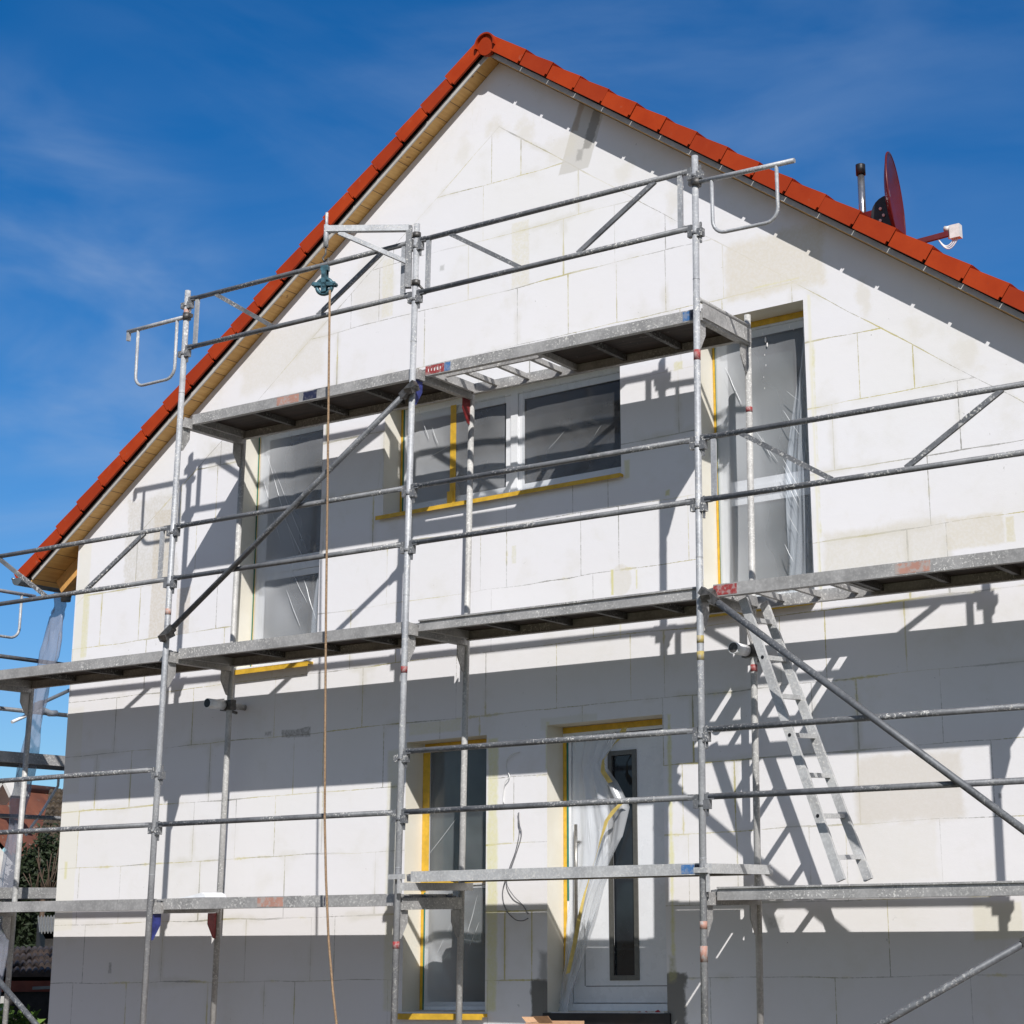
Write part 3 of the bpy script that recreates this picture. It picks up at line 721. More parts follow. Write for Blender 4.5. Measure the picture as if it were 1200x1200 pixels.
def ribbon(P, wd, dy, nm):
    def tf(u, v_):
        q = lerp_poly(P, v_); k = wd*(.6+.4*math.sin(7*v_+1.))
        t = (q[1]-856)/340.; p = at(q[0]-k*u, q[1]+k*.25*u, YFR-.135-dy-.10*max(0, t-.6)); p.y -= .012*math.sin(11*v_)*u
        return p
    mb = MB(); mb.grid(tf, 3, 40); mb.build(nm, 'pale_tape', cover, fixn=False)
ribbon([(735, 852), (732, 862), (720, 872), (708, 890), (709, 903), (718, 916)], 6.5, 0, 'loose_tape')
ribbon([(736, 936), (724, 948), (713, 962), (703, 990), (695, 1015), (687, 1045), (681, 1075), (676, 1105), (668, 1140)], 6, .012, 'loose_tape')

# ------------------------------------------------------------------ satellite dish
zr = lambda x: zs(x)+.17/co
mx = at(1010.5, 240, 2.0); mt = at(1010, 200, 2.0)
dish = thing('satellite_dish', 'dark red satellite dish on a steel roof mast with black cap', 'satellite dish', (mx.x, 2.0, zr(mx.x)))
mb = MB(); mb.tube((mx.x, 2., zr(mx.x)-.2), (mx.x, 2., mt.z), .030, 18); mb.build('mast', 'mast_steel', dish)
mb = MB(); mb.path([(mx.x, 2., mt.z-.035), (mx.x, 2., mt.z+.02), (mx.x, 2., mt.z+.04), (mx.x, 2., mt.z+.052)], .040, 18); mb.build('mast_cap', 'black_plastic', dish)
dtop = at(1043, 178, 2.0); dmid = at(1050, 228, 2.0)
nrm = Vector((.94, .235, .05)).normalized()
cc = Vector((dmid.x, 2.0, dmid.z))-Vector((0, 0, .045)); upv = (Vector((0, 0, 1))-nrm*nrm.z).normalized(); sdv = upv.cross(nrm)
R_ = .385
def df(u, v_):
    t = 2*PI*u; r = R_*v_; return cc+(sdv*math.cos(t)*.92+upv*math.sin(t))*r-nrm*(.065*(1-v_*v_))
def df2(u, v_): return df(u, v_)-nrm*.012
mb = MB(); mb.grid(df, 40, 8); mb.grid(df2, 40, 8)
rim = [cc+(sdv*math.cos(2*PI*i/40)*.92+upv*math.sin(2*PI*i/40))*R_-nrm*.006 for i in range(41)]
mb.path(rim, .009, 8, False); mb.build('reflector', 'dish_red', dish, fixn=False)
mb = MB()
for (a, b) in (((-.05, .09), (.05, .09)), ((-.06, .065), (-.02, .115)), ((.06, .065), (.02, .115)), ((-.03, .06), (.03, .06)), ((-.04, .04), (.04, .045))):
    pa = cc+sdv*a[0]+upv*a[1]-nrm*.055; pb = cc+sdv*b[0]+upv*b[1]-nrm*.055
    mb.bar(pa, pb, .012, .003, nrm)
mb.build('emblem', 'emblem_silver', dish)
mb = MB(); bc = cc-nrm*.055-upv*.13
mb.prism([bc+sdv*(-.06)+nrm*(.15*math.cos(t))*-1+upv*(.16*math.sin(t)) for t in [PI*(-.5+i/12) for i in range(13)]], sdv*.12)
mb.build('back_bracket', 'black_plastic', dish)
for (da, db) in ((-.07, .05), (-.05, -.01), (-.08, -.05)):
    mb = MB(); q_ = bc+sdv*.061+nrm*da+upv*db; q2 = bc-sdv*.061+nrm*da+upv*db
    for qq, sg in ((q_, 1), (q2, -1)): mb.tube(qq, qq+sdv*sg*.012, .012, 8)
    mb.tube(q2, q_, .006, 6); mb.build('bolt', 'lnb_white', dish)
mb = MB(); pc_ = Vector((mx.x, 2., bc.z-.005)); mb.bar(pc_-nrm*.05, bc-nrm*.02, .10, .14, upv); mb.build('mast_clamp', 'dish_red', dish)
lnb = at(1119, 272, 2.12); a0 = cc-upv*.40+nrm*.02
mb = MB(); a1 = lnb-nrm*.05-Vector((0, 0, .005)); mb.bar(a0, a1, .030, .042, upv); mb.build('feed_arm', 'dish_red', dish)
mb = MB(); mb.box(tuple(lnb-Vector((.035, .03, .055))), tuple(lnb+Vector((.050, .03, .055)))); mb.tube(lnb-Vector((.04, 0, -.035)), lnb-Vector((.085, 0, -.045)), .024, 14); mb.tube(lnb-Vector((.045, 0, .045)), lnb-Vector((.045, 0, -.06)), .014, 8)
ln = mb.build('receiver_head', 'lnb_white', dish)
mb = MB()
for k in range(3):
    p0 = lnb+Vector((-.005+.016*k, 0, -.05)); pts = []
    for i in range(10):
        t = i/9; pts.append(p0+(a1-nrm*.10-p0)*t+Vector((0, 0, -.075*math.sin(PI*t)-.014*math.sin(PI*t)*k)))
    mb = MB(); mb.path(pts, .005, 6); mb.build('antenna_cable', 'cable_white', dish)

# ------------------------------------------------------------------ scaffold
L1, L2 = 2.5397, 2.5712
PX = {0: -L1-L2-2.555, 1: -L1-L2, 2: -L2, 3: 0., 4: 2.571}
WD, LO, HI = .73, .577, 1.015
GP = 'scaffold upright frames along the gable'
FR = {0: ('scaffold upright frame beyond the left wall corner, ending at the middle deck', 3.12, 1.95),
      1: ('scaffold upright frame left of the leftmost tall window, blue and red brackets low down', 5.10, 3.94),
      2: ('scaffold upright frame carrying the hoist arm, passing the left part of the wide window', 5.16, 3.94),
      3: ('scaffold upright frame between front door and ladder, red and yellow bands on its outer post', 5.12, 4.13),
      4: ('scaffold upright frame closing the right end, beyond the ladder bay', 3.12, 1.95)}
frames = {}
def post_base(x, y): # where the world ground is
    return -1.0*(1.6-1.6)-1.72-(S2W((x, y, -1.72)).z-0.0)
for k, (lab, zo, zi) in FR.items():
    x = PX[k]; zb = post_base(x, 0)
    base = S2W((x, WD/2, zb)); base.z = 0
    fr = thing('scaffold_upright', lab, 'scaffold frame', base, GP); frames[k] = fr
    mb = MB(S2W); mb.tube((x, 0, zb+.01), (x, 0, zo), .0242, 16)
    for lv in (0, 2, 4):
        if lv+.3 < zo: mb.tube((x, 0, lv-.42+.6), (x, 0, lv-.415+.6), .0256, 16)      # spigot joint
    op = mb.build('outer_post', 'steel_post', fr)
    mb = MB(S2W); mb.tube((x, WD, zb+.01), (x, WD, zi), .0242, 16); ip = mb.build('inner_post', 'steel_post_plastered', fr)
    for y in (0, WD):
        mb = MB(S2W); mb.box((x-.075, y-.075, zb), (x+.075, y+.075, zb+.01)); mb.tube((x, y, zb+.01), (x, y, zb+.25), .030, 14); mb.build('base_plate', 'steel_post', fr)
    for lv, zl in enumerate((0., 2., 4.)):
        if zl > zi+.2: continue
        mb = MB(S2W)
        mb.box((x-.028, .026, zl-.115), (x+.028, WD-.026, zl-.062)); mb.box((x-.028, .026, zl-.0615), (x-.020, WD-.026, zl-.03)); mb.box((x+.020, .026, zl-.0615), (x+.028, WD-.026, zl-.03))
        mb.build('transom', 'steel_deck', fr)
        special = (k == 1 and lv == 0) or (k == 2 and lv == 2)
        for y, sg, colr in ((0, 1, 'blue_paint'), (WD, -1, 'red_paint')):
            mb = MB(S2W); a = y+sg*.022; b = y+sg*.115
            poly = [(x-.004, a, zl-.117), (x-.004, b, zl-.117), (x-.004, b, zl-.205), (x-.004, y+sg*.05, zl-.315), (x-.004, a, zl-.325)]
            mb.prism(poly[:3]+poly[3:], (.008, 0, 0)); mb.build('corner_gusset', colr if special else 'steel_deck', fr)
    # wedge couplers for the rails
    for lv in (0., 2., 4.):
        for h in (LO, HI):
            if lv+h < zo-.01:
                mb = MB(S2W); mb.box((x+.018, -.020, lv+h-.080), (x+.062, .022, lv+h-.0205)); mb.box((x-.060, -.018, lv+h-.072), (x-.018, .020, lv+h-.0205)); mb.box((x+.034, -.006, lv+h-.128), (x+.048, .008, lv+h+.028)); mb.tube((x, 0, lv+h-.062), (x, 0, lv+h-.038), .0275, 14)
                mb.build('wedge_coupler', 'steel_rail', fr)
def band(k, z, h, mat, name='colour_band'):
    mb = MB(S2W); mb.tube((PX[k], 0, z-h/2), (PX[k], 0, z+h/2), .0252, 16, None, True); mb.build(name, mat, frames[k])
band(3, 3.62, .075, 'red_label'); band(3, 1.62, .05, 'yellow_label'); band(3, 1.51, .06, 'yellow_label')
band(3, -.24, .05, 'pink_label'); band(3, -.42, .10, 'pink_label'); band(2, 1.62, .05, 'red_label'); band(2, -.36, .05, 'red_label'); band(1, 2.30, .05, 'pink_label'); band(1, 4.9, .06, 'pink_label')
mb = MB(S2W); mb.tube((PX[3], WD, 3.38), (PX[3], WD, 3.42), .0252, 16); mb.build('colour_band', 'red_label', frames[3])
mb = MB(S2W); mb.tube((PX[3], WD, 1.48), (PX[3], WD, 1.53), .0252, 16); mb.build('colour_band', 'red_label', frames[3])

def rail_ends(mb, a, b, z, y=.0):
    mb.tube((a+.055, y, z), (b-.055, y, z), .0205, 12)
    for e, sg in ((a, 1), (b, -1)):
        e0, e1 = sorted((e+sg*.026, e+sg*.10)); mb.box((e0, y-.017, z-.019), (e1, y+.017, z+.019))
def single_rail(k, zl, h, lab):
    a, b = PX[k], PX[k+1]; mb = MB(S2W); rail_ends(mb, a, b, zl+h)
    # slight sag of a used tube
    o = mb.build('guardrail', 'steel_rail'); tag(o, lab, 'guardrail', 'single guardrail tubes'); return o
single_rail(0, 0, HI, 'upper loose rail of the lowest lift, crossing the left wall corner')
single_rail(0, 0, LO, 'lower loose rail of the lowest lift, crossing the left wall corner')
single_rail(1, 0, LO, 'lone rail behind the rope in the lowest lift, left of the narrow window')
single_rail(2, 0, HI, 'rail crossing the top of the front door')
single_rail(2, 0, LO, 'rail crossing the middle of the front door, above the white plank')
single_rail(3, 0, HI, 'rail crossing the upper half of the ladder')
single_rail(3, 0, LO, 'rail crossing the lower half of the ladder')
single_rail(1, 2, HI, 'upper of two rails crossing the leftmost tall window')
single_rail(1, 2, LO, 'lower of two rails crossing the leftmost tall window')
single_rail(2, 2, HI, 'rail crossing the panes of the wide window')
single_rail(2, 2, LO, 'rail just below the sill of the wide window')
def truss_rail(k, zl, lab):
    a, b = PX[k], PX[k+1]; mid = S2W(((a+b)/2, .0, zl+LO))
    t = thing('guardrail_truss', lab, 'guardrail frame', mid, 'double guardrail frames with diagonals')
    for nm, h in (('upper_rail', HI), ('lower_rail', LO)):
        mb = MB(S2W); rail_ends(mb, a, b, zl+h); mb.build(nm, 'steel_rail', t)
    for x in (a+.125, b-.125):
        mb = MB(S2W); mb.box((x-.019, -.010, zl+LO+.019), (x+.019, .010, zl+HI-.019)); mb.build('end_strut', 'steel_post', t)
    for xa, xb in ((a+.34, a+1.02), (b-.34, b-1.02)):
        mb = MB(S2W); mb.bar((xa, .0, zl+HI-.012), (xb, .0, zl+LO+.012), .022, .034); mb.build('diagonal_strut', 'steel_rail', t)
truss_rail(1, 4, 'braced guardrail of the top deck, left half, behind the hoist pulley')
truss_rail(2, 4, 'braced guardrail of the top deck, right half, under the roof peak')
truss_rail(0, 2, 'braced guardrail crossing the eave at the left wall corner')
truss_rail(3, 2, 'braced guardrail crossing the rightmost tall window')

def deck(k, zl, lab, hatch=None, y0=.085, y1=.695, th=.085, x0=None, x1=None, mat='steel_deck', labels=(), name='scaffold_deck'):
    a = PX[k]+.055 if x0 is None else x0; b = PX[k+1]-.055 if x1 is None else x1
    t = thing(name, lab, 'scaffold deck', S2W(((a+b)/2, (y0+y1)/2, zl-th)), 'scaffold decks along the gable')
    for y in (y0, y1-.03):
        mb = MB(S2W)
        if (k, round(zl, 2)) in ((3, 0), (2, 2), (2, .16)) and y == y0:
            mb.box((a, y, zl-th), (b, y+.03, zl-.030)); mb.box((a, y+.012, zl-.030), (b, y+.03, zl-.012)); mb.box((a, y-.006, zl-.012), (b, y+.03, zl))
        else: mb.box((a, y, zl-th), (b, y+.03, zl))
        mb.box((a, y+(.0305 if y == y0 else -.012), zl-th), (b, y+(.042 if y == y0 else -.0005), zl-th+.008)); mb.build('side_rail', mat, t)
    for x in (a, b-.03):
        mb = MB(S2W); mb.box((x, y0+.0305, zl-th+.01), (x+.03, y1-.0305, zl-.004)); mb.build('end_rail', mat, t)
    for x, sg in ((a, -1), (b, 1)):
        for y in (y0+.03, y0+.25, y1-.30, y1-.08):
            mb = MB(S2W); mb.bar((x-sg*.01, y+.02, zl-.035), (x+sg*.062, y+.02, zl-.045), .04, .05); mb.build('hook', 'steel_rail', t)
    pa, pb = a+.031, b-.031
    if hatch: 
        if hatch[0] <= a+.1: pa = hatch[1]
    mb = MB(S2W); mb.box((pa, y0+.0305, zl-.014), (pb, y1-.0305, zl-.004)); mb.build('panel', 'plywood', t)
    n = 3 if k in (0, 1) else 4; xr = [a+(b-a)*(i+1)/(n+1) for i in range(n)]
    for x in xr:
        if x > pa+.05:
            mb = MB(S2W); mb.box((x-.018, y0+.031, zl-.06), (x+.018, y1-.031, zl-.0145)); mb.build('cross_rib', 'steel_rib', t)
    if hatch:
        ha, hb = hatch; mb = MB(S2W)
        mb.box((ha, y0+.16, zl-.06), (hb, y0+.185, zl-.01))
        n = 3
        for i in range(n): 
            x = ha+(hb-ha)*(i+.55)/n; mb.box((x-.016, y0+.1855, zl-.055), (x+.016, y1-.0305, zl-.015))
        mb.box((hb-.02, y0+.031, zl-.062), (hb+.02, y1-.031, zl-.0155))
        mb.build('hatch_frame', mat, t)
    for (f0, f1, mm) in labels:
        mb = MB(S2W); mb.box((a+(b-a)*f0, y0-.0015, zl-th+.008), (a+(b-a)*f1, y0-.0002, zl-.008)); s_ = mb.build('sticker', mm, t)
        if mm == 'red_label' and k == 2:
            rr = random.Random(int(f0*100)+3)
            for i in range(5):
                mb = MB(S2W); xx = a+(b-a)*(f0+(f1-f0)*(.15+.16*i)); mb.box((xx, y0-.0024, zl-th+.028+.008*rr.random()), (xx+.004+.006*rr.random(), y0-.0016, zl-.034+.008*rr.random())); mb.build('sticker_mark', 'white_label', s_)
    return t
deck(1, 4, 'top deck, left half, whose dark underside hangs over the leftmost tall window', labels=((.40, .50, 'pink_label'), (.52, .58, 'navy_label')))
deck(2, 4, 'top deck with open hatch above the wide window, red sticker on its left end', hatch=(-2.45, -1.5), labels=((.0, .075, 'red_label'), (.076, .10, 'blue_label'), (.955, .98, 'blue_label'), (.981, .998, 'navy_label')))
deck(0, 2, 'middle deck passing the left wall corner below the eave')
deck(1, 2, 'middle deck at the foot of the leftmost tall window', labels=((.66, .667, 'navy_label'),))
deck(2, 2, 'middle deck with brown underside between wide window and front door')
deck(3, 2, 'middle deck with open ladder hatch, red sticker on its left end', hatch=(.12, .98), labels=((.0, .075, 'red_label'), (.55, .65, 'pink_label')))
deck(0, 0, 'lowest deck passing the left wall corner')
dk = deck(1, 0, 'lowest deck between left frame and narrow window, white scrap lying on it', labels=((.42, .53, 'pink_label'), (.70, .704, 'navy_label')))
deck(2, .155, 'lowest deck plank crossing the front door, raised higher than its neighbours', th=.075, x0=PX[2]+.045, x1=PX[3]-.03, mat='aluminium', labels=((.925, .965, 'blue_label'), (.966, .995, 'navy_label')))
deck(3, 0, 'lowest deck at the foot of the ladder', th=.085, mat='steel_deck')
# raised bearer tubes under the plank in front of the door
for k, lab in ((2, 'short raised bearer under the left end of the door plank'), (3, 'short raised bearer under the right end of the door plank, white plaster on top')):
    x = PX[k]; mb = MB(S2W)
    if k == 2:
        mb.box((x+.030, -.03, .02), (x+.085, WD+.03, .075))
        mb.box((x-.05, -.052, .10), (x+.09, -.026, .135)); mb.bar((x+.05, -.04, .0), (x+.05, -.04, .12), .03, .02)
    else:
        mb.box((x+.030, -.03, .085), (x+.085, WD+.03, .148)); mb.box((x-.04, -.052, .09), (x+.06, -.026, .125)); mb.tube((x+.058, WD+.03, .10), (x+.058, WD+.07, .10), .026, 12); mb.bar((x+.05, -.02, -.03), (x+.05, -.02, .09), .02, .02)
    o = mb.build('bearer_tube', 'aluminium'); tag(o, lab, 'bearer', 'raised bearers of the door plank')
# white scrap on lowest deck
mb = MB(S2W)
xs0 = PX[1]+.30
mb.prism([(xs0-.10, .1, .003), (xs0+.20, .1, .003), (xs0+.19, .1, .025), (xs0+.15, .1, .040), (xs0+.04, .1, .018)], (0, .22, 0)); o = mb.build('board_offcut', 'white_plastic'); tag(o, 'white insulation scrap lying on the lowest deck', 'offcut')
# end rails of top deck at right frame
x = PX[3]
mb = MB(S2W); mb.tube((x+.012, .02, 4.035), (x+.012, WD-.02, 4.035), .018, 10); mb.box((x+.030, .03, 3.90), (x+.042, WD-.02, 4.005)); o = mb.build('deck_end_stop', 'steel_deck'); tag(o, 'steel end bar closing the right end of the top deck', 'end bar')

# swung-out end guards -----------------------------------------------------------
def end_guard(p0, dirv, ln, drop, lab, hook=True):
    """arm with a bent U below it"""
    p0 = Vector(p0); d = Vector(dirv).normalized()
    t = thing('end_guard', lab, 'end guard', p0+Vector((0, 0, -drop)), 'end guards swung out from the scaffold')
    up = Vector((0, 0, 1))
    mb = MB(); mb.tube(p0+d*.03, p0+d*ln, .0185, 12)
    if hook: mb.bar(p0+d*(ln-.012), p0+d*(ln-.012)-up*.085, .03, .024, d)
    mb.build('arm', 'steel_post', t)
    a, b = ln*.16, ln*.82; pts = []
    r = .10
    pts.append(p0+d*a-up*.01); pts.append(p0+d*a-up*(drop-r))
    for i in range(1, 6):
        q = PI/2*i/6; pts.append(p0+d*(a+r-r*math.cos(q))-up*(drop-r+r*math.sin(q)))
    pts.append(p0+d*(a+r)-up*drop); pts.append(p0+d*(b-r)-up*drop)
    for i in range(1, 6):
        q = PI/2*i/6; pts.append(p0+d*(b-r+r*math.sin(q))-up*(drop-r+r*math.cos(q)))
    pts.append(p0+d*b-up*(drop-r)); pts.append(p0+d*b-up*.01)
    mb = MB(); mb.path(pts, .0135, 10); mb.build('bent_loop', 'steel_post', t)
    mb = MB(); mb.tube(p0-up*.028, p0+up*.028, .036, 14); mb.bar(p0-d*.06, p0+d*.06, .03, .03); mb.build('clamp', 'coupler_steel', t)
    return t
pl = at(219, 371, 0); pe = at(150, 389, 0)
end_guard(pl, (pe-pl), (pe-pl).length, .53, 'bent end guard sticking out left of the top deck against the sky')
pr_ = at(816, 214, 0); pe = at(931, 188, 0)
end_guard(pr_, (pe-pr_), (pe-pr_).length, .42, 'bent end guard sticking out right of the top deck before the roof edge', False)

# diagonal braces ---------------------------------------------------------------
def brace(p0, p1, lab, mat='steel_brace', r=.0225, flat=True):
    t = thing('diagonal_brace', lab, 'brace', tuple((Vector(p0)+Vector(p1))/2), 'diagonal braces')
    d = (Vector(p1)-Vector(p0)).normalized()
    mb = MB(); mb.tube(p0, p1, r, 14); mb.build('tube', mat, t)
    for e, sg in ((Vector(p0), 1), (Vector(p1), -1)):
        mb = MB(); mb.bar(e-d*sg*.06, e+d*sg*.10, .05, .055); mb.bar(e-Vector((.0, .03, .03)), e+Vector((0, .06, .02)), .07, .05); mb.build('end_coupler', 'coupler_steel', t)
Yb = -.045
brace(at(194, 744, Yb), at(481, 455, Yb), 'dark diagonal brace crossing the leftmost tall window')
brace(at(829, 697, Yb), S2W((2.56, Yb, .04)), 'dark diagonal brace crossing in front of the ladder', r=.024)
brace(S2W((.02, Yb, -1.45)), at(1216, 1096, Yb), 'dark diagonal brace rising in the bottom right corner')
brace(at(-18, 1130, Yb), at(95, 1262, Yb), 'dark diagonal brace falling in the bottom left corner')

# ladder ----------------------------------------------------------------------
lad = thing('ladder', 'dusty aluminium ladder leaning from the lowest deck to the hatch of the middle deck', 'ladder', (.9, .35, 1.83))
ytp = {}
for nm, y, (ua, va), (ub, vb) in (('near', .20, (871, 702), (986, 1032)), ('far', .50, (895, 706), (1018, 1031))):
    a = at(ua, va, y); b = at(ub, vb, y); ytp[nm] = (a, b)
    mb = MB(); mb.bar(a, b, .028, .062, (1, 0, .3)); mb.build('stile', 'aluminium', lad)
for i in range(7):
    t = (i+.55)/7.1
    p = ytp['near'][0].lerp(ytp['near'][1], t); q = ytp['far'][0].lerp(ytp['far'][1], t)
    mb = MB(); mb.bar(p+(q-p).normalized()*.015, q-(q-p).normalized()*.015, .034, .03, (0, 0, 1)); mb.build('rung', 'aluminium', lad)
for i in (1, 3, 5):
    mb = MB(); t = (i+.55)/7.1; p = ytp['near'][0].lerp(ytp['near'][1], t)
    mb.tube(p+Vector((0, -.0145, 0)), p+Vector((0, -.017, 0)), .012, 10); mb.build('rung_end', 'black_plastic', lad)

# wall ties ---------------------------------------------------------------------
for k, z, lab in ((1, 1.60, 'scaffold tie tube with open black end fixed to the wall near the left corner'), (3, 1.61, 'scaffold tie tube with grey capped end fixed to the wall behind the ladder')):
    p = S2W((PX[k]-.045, WD, z)) if k == 1 else S2W((PX[k]-.045, WD, z+.02))
    t = thing('wall_tie', lab, 'wall tie', p, 'scaffold wall ties')
    mb = MB(); mb.tube((p.x, .62, p.z), (p.x, YW-.002, p.z), .026, 16); mb.build('tie_tube', 'steel_deck', t)
    mb = MB(); mb.tube((p.x, .52, p.z), (p.x, .70, p.z), .041, 18); mb.build('end_sleeve', 'white_plastic', t)
    mb = MB(); mb.tube((p.x, .5185, p.z), (p.x, .5199, p.z), .036, 18); mb.build('end_opening', 'black_plastic' if k == 1 else 'coupler_steel', t)
    mb = MB(); mb.box((p.x-.04, .705, p.z-.045), (p.x+.085, .765, p.z+.04)); mb.bar((p.x+.03, .76, p.z-.05), (p.x+.03, .83, p.z-.06), .02, .02); mb.tube((p.x+.02, .76, p.z+.03), (p.x+.02, .80, p.z+.045), .012, 8); mb.build('clamp', 'coupler_steel', t)

# hoist arm, pulley, rope ----------------------------------------------------------
top = S2W((PX[2], 0, 5.125)); jd = Vector((-3.095+2.4966, -.3776, 0)); jl = jd.length; jd.normalize()
b0 = top+jd*.06; tip = Vector((-3.098, -.3795, top.z))
hoist = thing('swing_hoist', 'steel hoist arm swung out from the scaffold top above the rope', 'hoist arm', tuple(b0-Vector((0, 0, .5))))
mb = MB(); mb.bar(b0, tip, .045, .05); mb.build('boom', 'steel_post', hoist)
mb = MB(); mb.bar(b0+Vector((0, 0, .02)), b0-Vector((0, 0, .50)), .045, .045, jd); mb.build('mounting_bar', 'steel_rail', hoist)
mb = MB(); mb.bar(tip-jd*.10-Vector((0, 0, .03)), b0-Vector((0, 0, .29))-jd*.0, .03, .035); mb.build('strut', 'steel_post', hoist)
for z in (-.06, -.46):
    mb = MB(); mb.tube(top+Vector((0, 0, z-.02)), top+Vector((0, 0, z+.02)), .034, 14); mb.bar(top+Vector((0, 0, z)), b0+Vector((0, 0, z)), .03, .035); mb.tube(top+Vector((0, .02, z)), top+Vector((.055, .02, z-.06)), .010, 8); mb.build('clamp', 'coupler_steel', hoist)
mb = MB(); mb.tube(tip+Vector((0, 0, .14)), tip-Vector((0, 0, .02)), .012, 10); mb.tube(tip+Vector((0, 0, .035)), tip-Vector((0, 0, .15)), .020, 12); mb.build('swivel_pin', 'steel_post', hoist)
pul = thing('rope_pulley', 'small blue-green pulley block hanging on a hook from the hoist arm', 'pulley', tuple(tip-Vector((0, 0, .60))))
hk = tip-Vector((0, 0, .15)); pts = [hk, hk-Vector((0, 0, .06)), hk+Vector((-.030, 0, -.085)), hk+Vector((-.012, 0, -.12)), hk+Vector((.028, 0, -.10)), hk+Vector((.03, 0, -.15)), hk+Vector((.0, 0, -.19)), hk+Vector((-.002, 0, -.25))]
mb = MB(); mb.path(pts, .007, 8); mb.build('hook', 'coupler_steel', pul)
pcn = tip-Vector((0, 0, .48)); axd = Vector((.35, -.93, 0)).normalized(); axs = Vector((axd.y, -axd.x, 0))
mb = MB()
wh = [pcn+(axs*math.cos(2*PI*i/24)+Vector((0, 0, 1))*math.sin(2*PI*i/24))*.062 for i in range(25)]
mb.path(wh, .017, 8, False)
for i in range(5):
    t = 2*PI*i/5; mb.tube(pcn, pcn+(axs*math.cos(t)+Vector((0, 0, 1))*math.sin(t))*.06, .007, 6)
mb.tube(pcn-axd*.03, pcn+axd*.03, .012, 10); mb.build('wheel', 'pulley_paint', pul)
mb = MB()
for sg in (-1, 1):
    o = pcn+axd*.022*sg
    mb.bar(o+Vector((0, 0, .14)), o+Vector((0, 0, -.05)), .040, .010, axd)
    mb.bar(o-axs*.095+Vector((0, 0, .01)), o+axs*.095+Vector((0, 0, .02)), .030, .010, axd)
mb.bar(pcn+Vector((0, 0, .13)), pcn+Vector((0, 0, .17)), .06, .045, axd)
for sg in (-1, 1): mb.tube(pcn+axs*.088*sg-axd*.035+Vector((0, 0, .015)), pcn+axs*.088*sg+axd*.035+Vector((0, 0, .015)), .010, 8)
mb.tube(pcn-axs*.05-Vector((0, 0, .03)), pcn-axs*.045-Vector((0, 0, .10)), .009, 8)
mb.build('housing', 'pulley_paint', pul)
yr = tip.y
rp_ = [at(u, v_, yr) for u, v_ in ((386.5, 340), (385.5, 420), (384, 560), (382, 720), (381, 860), (380.5, 960), (382, 1030), (385, 1100), (390, 1160), (396, 1215), (400, 1300))]
mb = MB(); mb.path(rp_, .0085, 8); e_ = rp_[-1]
o = mb.build('hoist_rope', 'rope_fibre'); tag(o, 'long brown rope hanging from the pulley down past the lowest deck', 'rope')

# loose cables on the wall -------------------------------------------------------
yc = YW-.014
def cable(pts, r, mat, lab):
    P = [at(u, v_, yc-.012*math.sin(i*1.7)) for i, (u, v_) in enumerate(pts)]
    Q = []
    for i in range(len(P)-1):
        p0, p1, p2, p3 = P[max(i-1, 0)], P[i], P[i+1], P[min(i+2, len(P)-1)]
        for j in range(5):
            t = j/5; Q.append(.5*((2*p1)+(p2-p0)*t+(2*p0-5*p1+4*p2-p3)*t*t+(3*p1-p0-3*p2+p3)*t**3))
    Q.append(P[-1]); mb = MB(); mb.path(Q, r, 6); o = mb.build('loose_cable', mat); tag(o, lab, 'cable', 'loose cables between narrow window and door')
cable([(609, 881), (600, 884), (594, 892), (594, 902), (597, 910), (592, 917), (590, 930), (590, 941)], .004, 'cable_white', 'short white cable end hooking out of the wall left of the door')
cable([(608, 952), (608, 964), (611, 978), (605, 1000), (598, 1018), (591, 1035), (589, 1050), (593, 1066), (603, 1077), (612, 1079), (619, 1076)], .004, 'cable_grey', 'long grey cable dangling on the wall left of the door')
cable([(607, 953), (609, 972), (604, 998), (596, 1020), (594, 1036), (602, 1050), (612, 1060), (619, 1071)], .0035, 'cable_grey', 'grey cable strand curling right at its lower end beside the door')

# film sleeve hanging from the gutter -----------------------------------------------
mb = MB(); SP = [(70, 694), (70, 710), (66, 722), (58, 770), (47, 815), (38, 860), (29, 910), (22, 950), (14, 1000), (6, 1060), (-3, 1130), (-12, 1220)]
pts = [at(u, v_, 1.27-.02*i) for i, (u, v_) in enumerate(SP)]
P0 = pts; pts = []
for i in range(len(P0)-1):
    for q in range(5): pts.append(P0[i].lerp(P0[i+1], q/5))
pts.append(P0[-1]); k_ = len(pts); n = 30; vs = []; rw = random.Random(3)
ph = [rw.uniform(0, 6.28) for _ in range(8)]
for i, p in enumerate(pts):
    x_ = i/5.; rr = .058+.030*min(1, x_/2)+.012*math.sin(x_*2.1+ph[0]); am = min(1, x_/1.5)
    for j in range(n):
        t = 2*PI*j/n
        q = rr*(1+am*(.20*math.sin(3*t+x_*1.7+ph[1])+.14*math.sin(5*t-x_*2.9+ph[2])+.10*math.sin(8*t+x_*5.3+ph[3])+.06*math.sin(4*t-x_*9.1+ph[4])))
        vs.append(p+Vector((math.cos(t)*q, math.sin(t)*q*.55, .02*math.sin(2*t+x_) if i else 0)))
o0 = mb._add(vs, [(i*n+j, i*n+(j+1) % n, (i+1)*n+(j+1) % n, (i+1)*n+j) for i in range(k_-1) for j in range(n)])
mb.sm = [True]*len(mb.sm)
o = mb.build('film_sleeve', 'sleeve_film'); tag(o, 'translucent plastic rain sleeve hanging from the gutter at the left', 'film sleeve')

